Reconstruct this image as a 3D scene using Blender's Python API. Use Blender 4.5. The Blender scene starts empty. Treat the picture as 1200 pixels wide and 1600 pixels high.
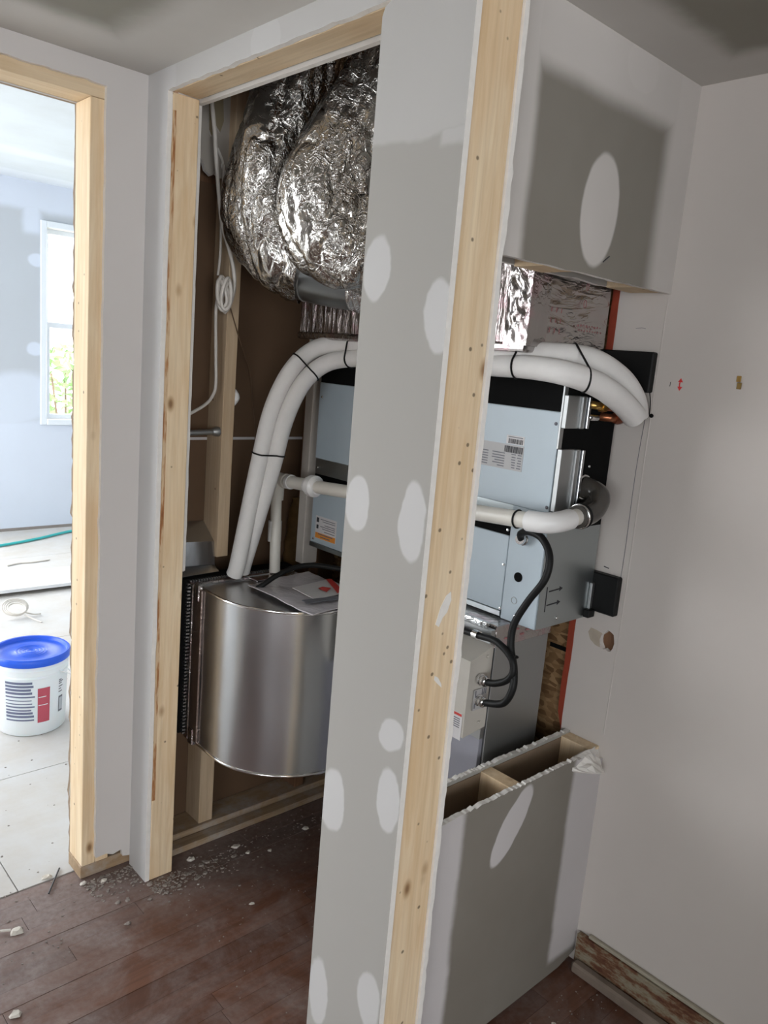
import bpy, bmesh, math, random
from mathutils import Vector, Matrix, noise
random.seed(7)
SC = bpy.context.scene
COL = SC.collection

# ------------------------------------------------------------------ camera
F_PX, PITCH, ROLL, YAW = 1227.8, 0.18956, -0.08482, 0.81725
CAM_H = 1.51
cy, sy = math.cos(YAW), math.sin(YAW)
fwd = Vector((cy*math.cos(PITCH), sy*math.cos(PITCH), -math.sin(PITCH)))
r0 = Vector((sy, -cy, 0)); d0 = fwd.cross(r0)
rt = math.cos(ROLL)*r0 + math.sin(ROLL)*d0
dn = -math.sin(ROLL)*r0 + math.cos(ROLL)*d0
cam = bpy.data.cameras.new('camera'); cam.sensor_fit = 'VERTICAL'; cam.sensor_height = 36.0
cam.lens = F_PX/1600.0*36.0; cam.clip_start = 0.02
co = bpy.data.objects.new('camera', cam); COL.objects.link(co)
M = Matrix((rt, -dn, -fwd)).transposed().to_4x4(); M.translation = Vector((0, 0, CAM_H))
co.matrix_world = M
SC.camera = co

# ------------------------------------------------------------------ world, daylight, exposure
W = bpy.data.worlds.new('sky'); SC.world = W; W.use_nodes = True
bg = W.node_tree.nodes['Background']
bg.inputs[0].default_value = (0.93, 0.965, 1.0, 1); bg.inputs[1].default_value = 12.0
SC.view_settings.view_transform = 'Standard'; SC.view_settings.look = 'None'
SC.view_settings.gamma = 1.0; SC.view_settings.use_curve_mapping = False
SC.view_settings.exposure = -0.36
try: SC.cycles.use_denoising = True
except Exception: pass
SC.cycles.max_bounces = 10; SC.cycles.diffuse_bounces = 6
SC.cycles.sample_clamp_indirect = 6.0

def portal(loc, direction, sx, sy_):
    l = bpy.data.lights.new('window_portal', 'AREA'); l.shape = 'RECTANGLE'; l.size = sx; l.size_y = sy_
    l.cycles.is_portal = True
    o = bpy.data.objects.new('window_portal', l); COL.objects.link(o); o.location = loc
    o.rotation_euler = Vector(direction).to_track_quat('-Z', 'Z').to_euler()
# room extents
X0, Y0, XC, XR, YP, YL, CEIL = -3.0, -2.6, .931, 1.69, .925, 1.955, 2.14
YE = .886
FX0, FX1, FY1, FCEIL = -1.6, 3.6, 6.18, 2.56
WIN_HALL = (-2.45, -.35, .8, 2.0)          # on wall X=X0: y0,y1,z0,z1
WIN_REAR = (-1.7, .15, .7, 2.0)           # on wall Y=Y0: x0,x1,z0,z1
WIN_FAR = (2.18, 3.28, .86, 2.26)         # on wall Y=FY1
WIN_FAR2 = (3.3, 6.05, .4, 2.45)  # unseen window in the far room's left wall, added to brighten that room
WIN_FAR3 = (-1.3, 1.25, .5, 2.3)          # unseen second window on wall Y=FY1, added to shape the far-room light
portal((X0-.02, (WIN_HALL[0]+WIN_HALL[1])/2, (WIN_HALL[2]+WIN_HALL[3])/2), (1, 0, 0), WIN_HALL[1]-WIN_HALL[0], WIN_HALL[3]-WIN_HALL[2])
portal(((WIN_REAR[0]+WIN_REAR[1])/2, Y0-.02, (WIN_REAR[2]+WIN_REAR[3])/2), (0, 1, 0), WIN_REAR[1]-WIN_REAR[0], WIN_REAR[3]-WIN_REAR[2])
portal(((WIN_FAR[0]+WIN_FAR[1])/2, FY1+.16, (WIN_FAR[2]+WIN_FAR[3])/2), (0, -1, 0), WIN_FAR[1]-WIN_FAR[0], WIN_FAR[3]-WIN_FAR[2])
portal(((WIN_FAR3[0]+WIN_FAR3[1])/2, FY1+.16, (WIN_FAR3[2]+WIN_FAR3[3])/2), (0, -1, 0), WIN_FAR3[1]-WIN_FAR3[0], WIN_FAR3[3]-WIN_FAR3[2])
portal((FX0-.02, (WIN_FAR2[0]+WIN_FAR2[1])/2, (WIN_FAR2[2]+WIN_FAR2[3])/2), (1, 0, 0), WIN_FAR2[1]-WIN_FAR2[0], WIN_FAR2[3]-WIN_FAR2[2])

# ------------------------------------------------------------------ material helpers
class NT:
    def __init__(s, name):
        s.m = bpy.data.materials.new(name); s.m.use_nodes = True; s.t = s.m.node_tree
        s.b = s.t.nodes['Principled BSDF']; s.n = s.t.nodes; s.out = s.t.nodes['Material Output']
        s._c = None
    def new(s, typ, **kw):
        n = s.n.new(typ)
        for k, v in kw.items(): setattr(n, k, v)
        return n
    def link(s, a, b): s.t.links.new(a, b)
    def put(s, sock, v):
        if isinstance(v, (int, float)): sock.default_value = v
        elif isinstance(v, tuple): sock.default_value = v if len(v) == 4 or len(v) == 3 and sock.type == 'VECTOR' else (*v, 1)
        else: s.link(v, sock)
    def math(s, op, a, b=0.0, c=0.0):
        n = s.new('ShaderNodeMath', operation=op)
        s.put(n.inputs[0], a); s.put(n.inputs[1], b); s.put(n.inputs[2], c)
        return n.outputs[0]
    def coord(s):
        if s._c is None: s._c = s.new('ShaderNodeTexCoord').outputs['Object']
        return s._c
    def mapped(s, scale=(1, 1, 1), loc=(0, 0, 0), rot=(0, 0, 0)):
        n = s.new('ShaderNodeMapping'); s.link(s.coord(), n.inputs[0])
        n.inputs['Scale'].default_value = scale; n.inputs['Location'].default_value = loc; n.inputs['Rotation'].default_value = rot
        return n.outputs[0]
    def noise(s, vec, scale, detail=4, rough=.55, dist=0.0):
        n = s.new('ShaderNodeTexNoise'); s.link(vec, n.inputs['Vector'])
        n.inputs['Scale'].default_value = scale; n.inputs['Detail'].default_value = detail
        n.inputs['Roughness'].default_value = rough; n.inputs['Distortion'].default_value = dist
        return n.outputs['Fac']
    def ramp(s, fac, stops):
        n = s.new('ShaderNodeValToRGB'); s.link(fac, n.inputs[0])
        e = n.color_ramp.elements
        while len(e) < len(stops): e.new(.5)
        for q, (p, c) in zip(e, stops):
            q.position = p; q.color = (c, c, c, 1) if isinstance(c, (int, float)) else (*c, 1)
        return n.outputs[0]
    def mix(s, fac, a, b, mode='MIX'):
        n = s.new('ShaderNodeMix', data_type='RGBA', blend_type=mode)
        s.put(n.inputs[0], fac); s.put(n.inputs[6], a); s.put(n.inputs[7], b)
        return n.outputs[2]
    def sstep(s, x, lo, hi):
        n = s.new('ShaderNodeMapRange', interpolation_type='SMOOTHSTEP')
        s.put(n.inputs[0], x); n.inputs[1].default_value = lo; n.inputs[2].default_value = hi
        n.inputs[3].default_value = 0; n.inputs[4].default_value = 1
        return n.outputs[0]
    def bump(s, h, strength=.3, dist=.01):
        n = s.new('ShaderNodeBump'); s.link(h, n.inputs['Height'])
        n.inputs['Strength'].default_value = strength; n.inputs['Distance'].default_value = dist
        s.link(n.outputs[0], s.b.inputs['Normal'])
    def col(s, c): s.put(s.b.inputs['Base Color'], c)
    def pr(s, rough=.6, metal=0.0, spec=.5):
        s.b.inputs['Roughness'].default_value = rough; s.b.inputs['Metallic'].default_value = metal
        s.b.inputs['Specular IOR Level'].default_value = spec

def plain(name, c, rough=.6, metal=0.0, var=.12, scale=30, spec=.4):
    t = NT(name); n = t.noise(t.coord(), scale, 4)
    t.col(t.mix(n, tuple(v*(1-var) for v in c), tuple(min(1, v*(1+var)) for v in c)))
    t.pr(rough, metal, spec); return t.m

def wood(name, axis, c0, c1, knots=True, scale=1.0, dark=(.16, .08, .035), dirt=0.0):
    t = NT(name)
    sc = [14*scale]*3; sc[axis] = 1.0*scale
    v = t.mapped(tuple(sc))
    g = t.noise(v, 3.2, 6, .6, .8)
    fine = [160*scale]*3; fine[axis] = 4*scale
    f = t.noise(t.mapped(tuple(fine)), 1.0, 3)
    c = t.mix(t.ramp(g, [(.33, 0.0), (.66, 1.0)]), c0, c1)
    c = t.mix(t.math('MULTIPLY', t.ramp(f, [(.45, 0.0), (.75, 1.0)]), .22), c, tuple(q*.6 for q in c0))
    bl = [3.5]*3; bl[axis] = 1.6
    c = t.mix(t.math('MULTIPLY', t.ramp(t.noise(t.mapped(tuple(bl), loc=(2, 1, 4)), 2.0, 3, .5, .6), [(.45, 0.0), (.7, 1.0)]), .35), c, tuple(q*k for q, k in zip(c0, (.92, .78, .62))))
    if knots:
        ks = [15.0]*3; ks[axis] = 8.0
        vo = t.new('ShaderNodeTexVoronoi'); t.link(t.mapped(tuple(ks), loc=(.3, .7, .2)), vo.inputs['Vector']); vo.inputs['Scale'].default_value = 1.0
        sep = t.new('ShaderNodeSeparateColor'); t.link(vo.outputs['Color'], sep.inputs[0])
        on = t.math('GREATER_THAN', sep.outputs[0], .45)
        kn = t.math('MULTIPLY', t.math('SUBTRACT', 1.0, t.sstep(vo.outputs['Distance'], .07, .22)), on)
        c = t.mix(t.math('MULTIPLY', kn, .75), c, (.36, .2, .09))
        core = t.math('MULTIPLY', t.math('SUBTRACT', 1.0, t.sstep(vo.outputs['Distance'], .03, .12)), on)
        c = t.mix(t.math('MULTIPLY', core, .7), c, dark)
        # nail holes / small specks
        vo2 = t.new('ShaderNodeTexVoronoi'); t.link(t.mapped((30, 30, 30), loc=(1.3, .1, .9)), vo2.inputs['Vector']); vo2.inputs['Scale'].default_value = 1.0
        sep2 = t.new('ShaderNodeSeparateColor'); t.link(vo2.outputs['Color'], sep2.inputs[0])
        sp = t.math('MULTIPLY', t.math('SUBTRACT', 1.0, t.sstep(vo2.outputs['Distance'], .07, .14)), t.math('GREATER_THAN', sep2.outputs[1], .7))
        c = t.mix(t.math('MULTIPLY', sp, .75), c, (.08, .05, .03))
    if dirt:
        d = t.noise(t.coord(), 9, 5, .7)
        c = t.mix(t.math('MULTIPLY', t.ramp(d, [(.45, 0.0), (.7, 1.0)]), dirt), c, (.42, .39, .36))
    t.col(c); t.pr(.72, 0, .25); t.bump(f, .15, .002)
    return t.m

def drywall(name, ua, va, shapes, base=(.39, .375, .345), mud=(.60, .59, .585), grain=1.0, wob=.012):
    """gypsum board paper with joint compound where the shapes (in metres on the wall) say so"""
    t = NT(name)
    sep = t.new('ShaderNodeSeparateXYZ'); t.link(t.coord(), sep.inputs[0])
    nz = t.noise(t.coord(), 9, 3, .6); nz2 = t.noise(t.mapped((1, 1, 1), loc=(5, 3, 1)), 9, 3, .6)
    u = t.math('ADD', sep.outputs[ua], t.math('MULTIPLY', t.math('SUBTRACT', nz, .5), wob*2))
    v = t.math('ADD', sep.outputs[va], t.math('MULTIPLY', t.math('SUBTRACT', nz2, .5), wob*2))
    mask = None
    for sh in shapes:
        if sh[0] == 'box':
            _, u0, u1, v0, v1, f, op = sh
            a = t.math('MULTIPLY', t.sstep(u, u0-f, u0+f), t.math('SUBTRACT', 1.0, t.sstep(u, u1-f, u1+f)))
            b = t.math('MULTIPLY', t.sstep(v, v0-f, v0+f), t.math('SUBTRACT', 1.0, t.sstep(v, v1-f, v1+f)))
            m = t.math('MULTIPLY', a, b)
        else:
            _, cu, cv, ru, rv, ang, f, op = sh
            du = t.math('SUBTRACT', u, cu); dv = t.math('SUBTRACT', v, cv); ca, sa = math.cos(ang), math.sin(ang)
            p = t.math('DIVIDE', t.math('ADD', t.math('MULTIPLY', du, ca), t.math('MULTIPLY', dv, sa)), ru)
            q = t.math('DIVIDE', t.math('SUBTRACT', t.math('MULTIPLY', dv, ca), t.math('MULTIPLY', du, sa)), rv)
            d = t.math('SQRT', t.math('ADD', t.math('MULTIPLY', p, p), t.math('MULTIPLY', q, q)))
            m = t.math('SUBTRACT', 1.0, t.sstep(d, 1-f, 1+f))
        m = t.math('MULTIPLY', m, op)
        mask = m if mask is None else t.math('MAXIMUM', mask, m)
    big = t.noise(t.coord(), 2.2, 4, .6)
    c = base
    if mask is not None: c = t.mix(mask, base, mud)
    c = t.mix(t.math('MULTIPLY', t.ramp(big, [(.35, 0.0), (.7, 1.0)]), .22*grain), c, (.36, .345, .32))
    t.col(c); t.pr(.85, 0, .2)
    h = t.noise(t.coord(), 260, 2); t.bump(h, .04, .002)
    return t.m

def foil(name, base=(.78, .76, .76), rough=.16, scale=26, strength=.5, pink=0.0, dirs=(1, 1, 1)):
    """metal foil: sharp crease lines gathered in patches, smooth sheets between"""
    t = NT(name)
    v = t.mapped(dirs)
    def crease(sc, dist, w):
        n = t.noise(v, sc, 3, .5, dist)
        return t.math('SUBTRACT', 1.0, t.sstep(t.math('ABSOLUTE', t.math('SUBTRACT', n, .5)), 0.0, w))
    c1 = crease(scale*.55, 1.2, .05); c2 = crease(scale*1.3, 1.8, .07)
    vo = t.new('ShaderNodeTexVoronoi', feature='F1'); t.link(v, vo.inputs['Vector']); vo.inputs['Scale'].default_value = scale*1.1
    patch = t.ramp(t.noise(t.coord(), 6, 2), [(.42, 0.10), (.64, 1.0)])
    n = t.noise(v, scale*.35, 3, .5, .6)
    h = t.math('ADD', t.math('MULTIPLY', t.math('ADD', t.math('ADD', c1, t.math('MULTIPLY', c2, .5)), t.math('MULTIPLY', vo.outputs['Distance'], 1.0)), t.math('MULTIPLY', patch, .5)), t.math('MULTIPLY', n, 1.2))
    c = t.mix(t.noise(t.coord(), 5, 3), tuple(q*.8 for q in base), base)
    if pink: c = t.mix(t.math('MULTIPLY', t.ramp(t.noise(t.coord(), 18, 2), [(.5, 0.0), (.62, 1.0)]), pink), c, (.62, .36, .42))
    t.col(c); t.pr(rough, 1.0); t.bump(h, strength, .010)
    return t.m

def steel(name, base=(.62, .63, .63), rough=.28, axis=2, bumpy=.1):
    t = NT(name)
    sc = [55]*3; sc[axis] = 1.2
    big = t.noise(t.coord(), 4, 2)
    t.col(t.mix(big, tuple(q*.97 for q in base), tuple(min(1, q*1.03) for q in base)))
    t.pr(rough, 1.0)
    
    if bumpy: t.bump(t.noise(t.coord(), 5, 2), bumpy, .02)
    return t.m

# ------------------------------------------------------------------ materials
PINE = wood('pine_vertical', 2, (.70, .52, .32), (.82, .67, .47))
PINE_X = wood('pine_lengthwise', 0, (.62, .47, .30), (.72, .58, .40))
PINE_Y = wood('pine_crosswise', 1, (.62, .47, .30), (.72, .58, .40))
PINE_DARK = wood('pine_darker_stud', 2, (.48, .36, .24), (.58, .45, .31))  # darker pine for the closet studs
PLATE_OLD = wood('dusty_sole_plate', 0, (.30, .21, .13), (.42, .31, .2), False, dirt=.8)
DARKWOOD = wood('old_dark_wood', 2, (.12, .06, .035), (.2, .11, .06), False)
t = NT('bark_stain'); n_ = t.noise(t.mapped((40, 40, 5)), 1.0, 4, .7)
t.col(t.ramp(n_, [(.46, (.63, .46, .29)), (.54, (.4, .19, .08)), (.66, (.2, .07, .03))])); t.pr(.75, 0, .2); BARKE = t.m
GYP = plain('gypsum_core', (.78, .75, .71), .9, var=.1, scale=60)
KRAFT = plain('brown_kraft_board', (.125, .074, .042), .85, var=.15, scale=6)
CAVITY = plain('brown_paper_back', (.25, .18, .12), .9, var=.15)
RED = plain('red_sealant', (.27, .045, .022), .6, var=.3)
BLACK = plain('black_foam', (.006, .006, .006), .9, var=.2, spec=.08)
BLACKP = plain('black_plastic', (.007, .007, .007), .5, var=.2, spec=.2)
UNIT = plain('pale_blue_grey_paint', (.42, .49, .54), .42, .05, .05, 12, .5)
UNITS = steel('galvanised_casing', (.46, .50, .51), .38, 2, .05)
STEEL = steel('bright_sheet_steel', (.50, .51, .53), .26, 2, .03)
STEELD = steel('dull_galvanised', (.42, .43, .43), .45, 2, .05)
CHROME = steel('zinc_fitting', (.75, .75, .75), .15, 2, 0)
FOAMW = plain('white_pipe_insulation', (.72, .70, .68), .75, var=.05, scale=50)
PVC = plain('white_pvc', (.70, .67, .61), .35, var=.05)
PVCW = plain('bright_white_pvc', (.78, .77, .76), .3, var=.03)
RUBBER = plain('clear_grey_rubber', (.05, .045, .04), .12, var=.2, spec=.8)
COPPER = plain('copper', (.42, .16, .08), .35, .9)
BRASS = plain('brass', (.6, .38, .12), .3, 1.0)
CREAM = plain('cream_powder_coat', (.50, .47, .42), .45, var=.05)
GREYP = plain('blue_grey_primer_metal', (.30, .30, .34), .5, .2, .05)
LABEL = plain('paper_label', (.62, .60, .60), .5, var=.03)
LABELG = plain('silver_label', (.42, .41, .41), .4, var=.04)
INK = plain('black_ink', (.03, .03, .035), .6, var=.1)
INKG = plain('grey_ink', (.14, .14, .16), .6, var=.1)
INKR = plain('faded_red_ink', (.36, .15, .15), .6, var=.1)
ORANGE = plain('orange_print', (.72, .27, .04), .5, var=.05)
REDP = plain('red_print', (.55, .05, .04), .5, var=.05)
MARK = plain('red_marker', (.6, .04, .04), .6, var=.1)
PLASTER = drywall('broken_plaster', 0, 2, [], base=(.40, .365, .32))
ROMEX = plain('white_cable_jacket', (.62, .58, .53), .5, var=.06)
FOAMY = plain('yellow_spray_foam', (.12, .065, .02), .85, var=.5, scale=60)
FOIL_A = foil('duct_foil', (.56, .545, .52), .17, 34, .5)
FOIL_P = foil('printed_foil', (.54, .51, .50), .22, 24, .3, .4)
FOIL_S = foil('foil_facing', (.60, .575, .56), .26, 9, .35, .10, (.6, 1, 2.2))
FOIL_R = foil('ridged_foil', (.42, .37, .355), .2, 16, .5, .35, (1, 5, .5))
FOIL_T = foil('foil_tape', (.8, .8, .8), .2, 30, .35)
BLUEP = plain('blue_plastic_lid', (.012, .09, .62), .35, var=.06)
CHIPM = plain('plaster_chip', (.62, .58, .52), .9, var=.15)
CRUMB = plain('grey_plaster_dust', (.27, .235, .21), .95, var=.55, scale=45)
TEAL = plain('teal_hose', (.04, .42, .42), .5, var=.05)
WHITEV = plain('white_vinyl', (.72, .76, .80), .35, var=.03)
OUTW = plain('pale_siding', (.8, .8, .78), .8, var=.04)
LEAF = plain('leaf_green', (.16, .28, .08), .6, var=.35)
BARK = plain('bark', (.16, .11, .07), .9)
GROUND = plain('pale_ground', (.5, .5, .42), .95, var=.15, scale=2)
PURPLE = plain('purple_primer', (.1, .02, .16), .5)

t = NT('bucket_plastic'); t.col(t.mix(t.noise(t.coord(), 8, 3), (.66, .70, .72), (.75, .78, .79))); t.pr(.4)
t.b.inputs['Subsurface Weight'].default_value = .15; BUCKETM = t.m
t = NT('clear_film')
t.col(t.mix(t.noise(t.coord(), 14, 3), (.5, .47, .5), (.62, .6, .63))); t.pr(.22, 0, .6); t.bump(t.noise(t.coord(), 14, 4, .6, 1), .5, .01); FILM = t.m
# window pane: clear with a little gloss
t = NT('window_glass')
tr = t.new('ShaderNodeBsdfTransparent'); gl = t.new('ShaderNodeBsdfGlossy'); gl.inputs['Roughness'].default_value = .02
mx = t.new('ShaderNodeMixShader'); mx.inputs[0].default_value = .06
t.link(tr.outputs[0], mx.inputs[1]); t.link(gl.outputs[0], mx.inputs[2]); t.link(mx.outputs[0], t.out.inputs['Surface']); GLASS = t.m
# oriented strand board
t = NT('strand_board')
vo = t.new('ShaderNodeTexVoronoi'); t.link(t.mapped((60, 45, 85), rot=(.6, 0, 0)), vo.inputs['Vector']); vo.inputs['Scale'].default_value = 1
sp = t.new('ShaderNodeSeparateColor'); t.link(vo.outputs['Color'], sp.inputs[0])
t.col(t.ramp(sp.outputs[0], [(0, (.10, .05, .02)), (.5, (.21, .12, .055)), (1, (.32, .2, .1))])); t.pr(.7, 0, .3); OSB = t.m
# hardwood
t = NT('worn_red_oak_board')
oi = t.new('ShaderNodeObjectInfo')
g = t.noise(t.mapped((2.2, 40, 40)), 1.6, 5, .6, .6)
tone = t.mix(oi.outputs['Random'], (.10, .04, .023), (.165, .072, .043))
c = t.mix(t.ramp(g, [(.3, 0.0), (.7, 1.0)]), t.mix(.5, tone, (.045, .02, .012)), tone)
d1 = t.noise(t.coord(), 5.5, 6, .7, .5); d2 = t.noise(t.coord(), 60, 4, .7)
sy3 = t.new('ShaderNodeSeparateXYZ'); t.link(t.coord(), sy3.inputs[0])
near = t.math('MULTIPLY', t.sstep(sy3.outputs[1], 1.55, 1.95), .22)      # plaster dust trodden in along the wall
near = t.math('ADD', near, t.math('MULTIPLY', t.math('SUBTRACT', 1.0, t.sstep(sy3.outputs[0], .35, 1.0)), .10))
dust = t.math('MULTIPLY', t.ramp(t.math('ADD', d1, near), [(.42, 0.0), (.70, 1.0)]), t.ramp(d2, [(.3, .45), (.7, 1.0)]))
c = t.mix(t.math('MULTIPLY', dust, .6), c, (.30, .26, .25)); t.col(c)
t.pr(.45, 0, .4); t.link(t.ramp(d1, [(.3, .38), (.7, .7)]), t.b.inputs['Roughness']); t.bump(g, .06, .002); OAK = t.m
t = NT('dusty_plywood')
g = t.noise(t.mapped((3, 30, 30)), 1.5, 5, .6); d1 = t.noise(t.coord(), 3.5, 6, .7)
c = t.mix(g, (.44, .39, .33), (.54, .49, .43)); c = t.mix(t.ramp(d1, [(.35, .35), (.65, .95)]), c, (.56, .555, .55)); t.col(c); t.pr(.85, 0, .2); PLY = t.m
t = NT('layered_base_trim')
d1 = t.noise(t.mapped((1, 9, 30)), 1.5, 5, .7)
t.col(t.ramp(d1, [(.40, (.09, .03, .014)), (.48, (.15, .07, .035)), (.55, (.22, .18, .12)), (.7, (.27, .25, .20))])); t.pr(.8); BASE = t.m

# ------------------------------------------------------------------ mesh helpers
WL = {}
def wl(p): return WL.get(p.name, Vector((0, 0, 0))) if p else Vector((0, 0, 0))
def raw(name, verts, faces, mats, parent=None, smooth=False, midx=None, recalc=True, kind=None):
    L = wl(parent)
    me = bpy.data.meshes.new(name)
    me.from_pydata([tuple(Vector(v)-L) for v in verts], [], faces)
    if not isinstance(mats, (list, tuple)): mats = [mats]
    for m in mats: me.materials.append(m)
    if midx:
        for p, i in zip(me.polygons, midx): p.material_index = i
    if recalc:
        bm = bmesh.new(); bm.from_mesh(me); bmesh.ops.recalc_face_normals(bm, faces=bm.faces); bm.to_mesh(me); bm.free()
    if smooth:
        me.polygons.foreach_set('use_smooth', [True]*len(me.polygons))
        if smooth != 'all':
            try: me.set_sharp_from_angle(angle=math.radians(45))
            except Exception: pass
    o = bpy.data.objects.new(name, me); COL.objects.link(o)
    if parent: o.parent = parent
    WL[o.name] = L.copy() if parent else Vector((0, 0, 0))
    if kind: o['kind'] = kind
    return o
def thing(name, label, cat, loc, group=None):
    o = bpy.data.objects.new(name, None); COL.objects.link(o); o.location = loc; o.empty_display_size = .05
    o['label'] = label; o['category'] = cat
    if group: o['group'] = group
    WL[o.name] = Vector(loc); return o
def tag(o, label, cat, group=None):
    o['label'] = label; o['category'] = cat
    if group: o['group'] = group
    return o
def boxdata(x0, x1, y0, y1, z0, z1):
    v = [(x, y, z) for x in (x0, x1) for y in (y0, y1) for z in (z0, z1)]
    f = [(0, 1, 3, 2), (4, 6, 7, 5), (0, 4, 5, 1), (2, 3, 7, 6), (0, 2, 6, 4), (1, 5, 7, 3)]
    return v, f
def box(name, x0, x1, y0, y1, z0, z1, mat, parent=None, bev=0.0, seg=1, kind=None):
    v, f = boxdata(x0, x1, y0, y1, z0, z1)
    o = raw(name, v, f, mat, parent, kind=kind)
    if bev:
        bm = bmesh.new(); bm.from_mesh(o.data)
        bmesh.ops.bevel(bm, geom=list(bm.edges), offset=bev, segments=seg, affect='EDGES', profile=.5)
        bm.to_mesh(o.data); bm.free()
    return o
def multibox(name, boxes, mat, parent=None, kind=None):
    V, Fc = [], []
    for b in boxes:
        v, f = boxdata(*b); k = len(V); V += v; Fc += [tuple(i+k for i in q) for q in f]
    return raw(name, V, Fc, mat, parent, kind=kind)
def panel(name, axis, outer, lo, hi, mat, edge=None, parent=None, holes=(), kind=None):
    """polygon in the two other axes, extruded lo..hi along axis; cut edges get the edge material"""
    ax = [0, 1, 2]; ax.remove(axis)
    def P(p, h):
        q = [0, 0, 0]; q[ax[0]], q[ax[1]], q[axis] = p[0], p[1], h; return q
    bm = bmesh.new(); loops = [list(outer)]+[list(h) for h in holes]
    allv = []; edges = []
    for lp in loops:
        vs = [bm.verts.new(P(p, lo)) for p in lp]; allv.append(vs)
        for i in range(len(vs)): edges.append(bm.edges.new((vs[i], vs[(i+1) % len(vs)])))
    bmesh.ops.triangle_fill(bm, edges=edges, use_beauty=True)
    bm.verts.index_update()
    tri = [[v.index for v in f.verts] for f in bm.faces]
    base = [v.co.copy() for v in bm.verts]; n = len(base)
    idx = [[v.index for v in vs] for vs in allv]; bm.free()
    top = [c.copy() for c in base]
    for c in top: c[axis] = hi
    faces = [tuple(f) for f in tri]+[tuple(i+n for i in reversed(f)) for f in tri]; mi = [0]*len(faces)
    for lp in idx:
        for i in range(len(lp)):
            a, b = lp[i], lp[(i+1) % len(lp)]; faces.append((a, b, b+n, a+n)); mi.append(1 if edge else 0)
    return raw(name, base+top, faces, [mat, edge] if edge else [mat], parent, midx=mi, kind=kind)
def jag(p, q, n, amp, seed=0):
    """points from p to q (q left out) with a torn, irregular edge"""
    r = random.Random(seed); dx, dy = q[0]-p[0], q[1]-p[1]; L = math.hypot(dx, dy) or 1; nx, ny = -dy/L, dx/L
    out = [tuple(p)]
    for i in range(1, n):
        a = (i+r.uniform(-.35, .35))/n; d = r.gauss(0, amp*.5); out.append((p[0]+dx*a+nx*d, p[1]+dy*a+ny*d))
    return out
def smooth_path(pts, sub):
    pts = [Vector(p) for p in pts]
    if sub <= 1 or len(pts) < 3: return pts
    out = []; n = len(pts)
    for i in range(n-1):
        a, b, c, d = pts[max(i-1, 0)], pts[i], pts[i+1], pts[min(i+2, n-1)]
        for k in range(sub):
            u = k/sub
            out.append(.5*((2*b)+(c-a)*u+(2*a-5*b+4*c-d)*u*u+(3*b-a-3*c+d)*u**3))
    out.append(pts[-1]); return out
def tubedata(pts, r, seg=12, sub=6, caps=True, disp=None):
    P = smooth_path(pts, sub); n = len(P); V, Fc = [], []
    tg = (P[1]-P[0]).normalized(); up = Vector((0, 0, 1)) if abs(tg.z) < .9 else Vector((1, 0, 0))
    nrm = (up-tg*up.dot(tg)).normalized()
    for i in range(n):
        tg = (P[min(i+1, n-1)]-P[max(i-1, 0)]).normalized(); nrm = (nrm-tg*nrm.dot(tg)).normalized(); bn = tg.cross(nrm)
        s = i/(n-1)
        rr = r if isinstance(r, (int, float)) else r(s)
        for k in range(seg):
            a = 2*math.pi*k/seg; d = nrm*math.cos(a)+bn*math.sin(a); q = P[i]+d*rr
            if disp: q = P[i]+d*(rr+disp(q, s, a))
            V.append(q)
    for i in range(n-1):
        for k in range(seg):
            k2 = (k+1) % seg; Fc.append((i*seg+k, i*seg+k2, (i+1)*seg+k2, (i+1)*seg+k))
    if caps: Fc += [tuple(range(seg))[::-1], tuple((n-1)*seg+k for k in range(seg))]
    return V, Fc
def tube(name, pts, r, mat, parent=None, seg=12, sub=6, caps=True, disp=None, smooth=True):
    v, f = tubedata(pts, r, seg, sub, caps, disp); return raw(name, v, f, mat, parent, smooth=smooth)
def ring(name, c, nrm, R, r, mat, parent=None, seg=20, rs=8, squash=1.0, sdir=None):
    """a closed band around direction nrm; squash stretches it along sdir"""
    n = Vector(nrm).normalized(); a = (Vector(sdir)-n*Vector(sdir).dot(n)).normalized() if sdir else n.orthogonal().normalized(); b = n.cross(a)
    V, Fc = [], []
    for i in range(seg):
        th = 2*math.pi*i/seg; d = a*math.cos(th)*squash+b*math.sin(th); o = d.normalized(); p = Vector(c)+d*R
        for k in range(rs):
            ph = 2*math.pi*k/rs; V.append(p+o*r*math.cos(ph)+n*r*math.sin(ph))
    for i in range(seg):
        for k in range(rs):
            i2, k2 = (i+1) % seg, (k+1) % rs; Fc.append((i*rs+k, i2*rs+k, i2*rs+k2, i*rs+k2))
    return raw(name, V, Fc, mat, parent, smooth='all')
def lathe(name, prof, c, mat, parent=None, axis=(0, 0, 1), seg=24, smooth=True):
    n = Vector(axis).normalized(); a = n.orthogonal().normalized() if abs(n.z) < .99 else Vector((1, 0, 0)); b = n.cross(a)
    V, Fc = [], []; m = len(prof)
    for i in range(seg):
        th = 2*math.pi*i/seg; d = a*math.cos(th)+b*math.sin(th)
        for r, h in prof: V.append(Vector(c)+d*r+n*h)
    for i in range(seg):
        i2 = (i+1) % seg
        for k in range(m-1): Fc.append((i*m+k, i2*m+k, i2*m+k+1, i*m+k+1))
    if prof[0][0] > 1e-6: Fc.append(tuple(i*m for i in range(seg)))
    if prof[-1][0] > 1e-6: Fc.append(tuple(i*m+m-1 for i in range(seg)))
    return raw(name, V, Fc, mat, parent, smooth=smooth)
def screw(c, nrm, parent, r=.0045, mat=None):
    return lathe('screw', [(0, .003), (r*.7, .0026), (r, .001), (r, -.001)], c, mat or CHROME, parent, nrm, 10)

def struct(o): o['kind'] = 'structure'; return o

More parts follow.
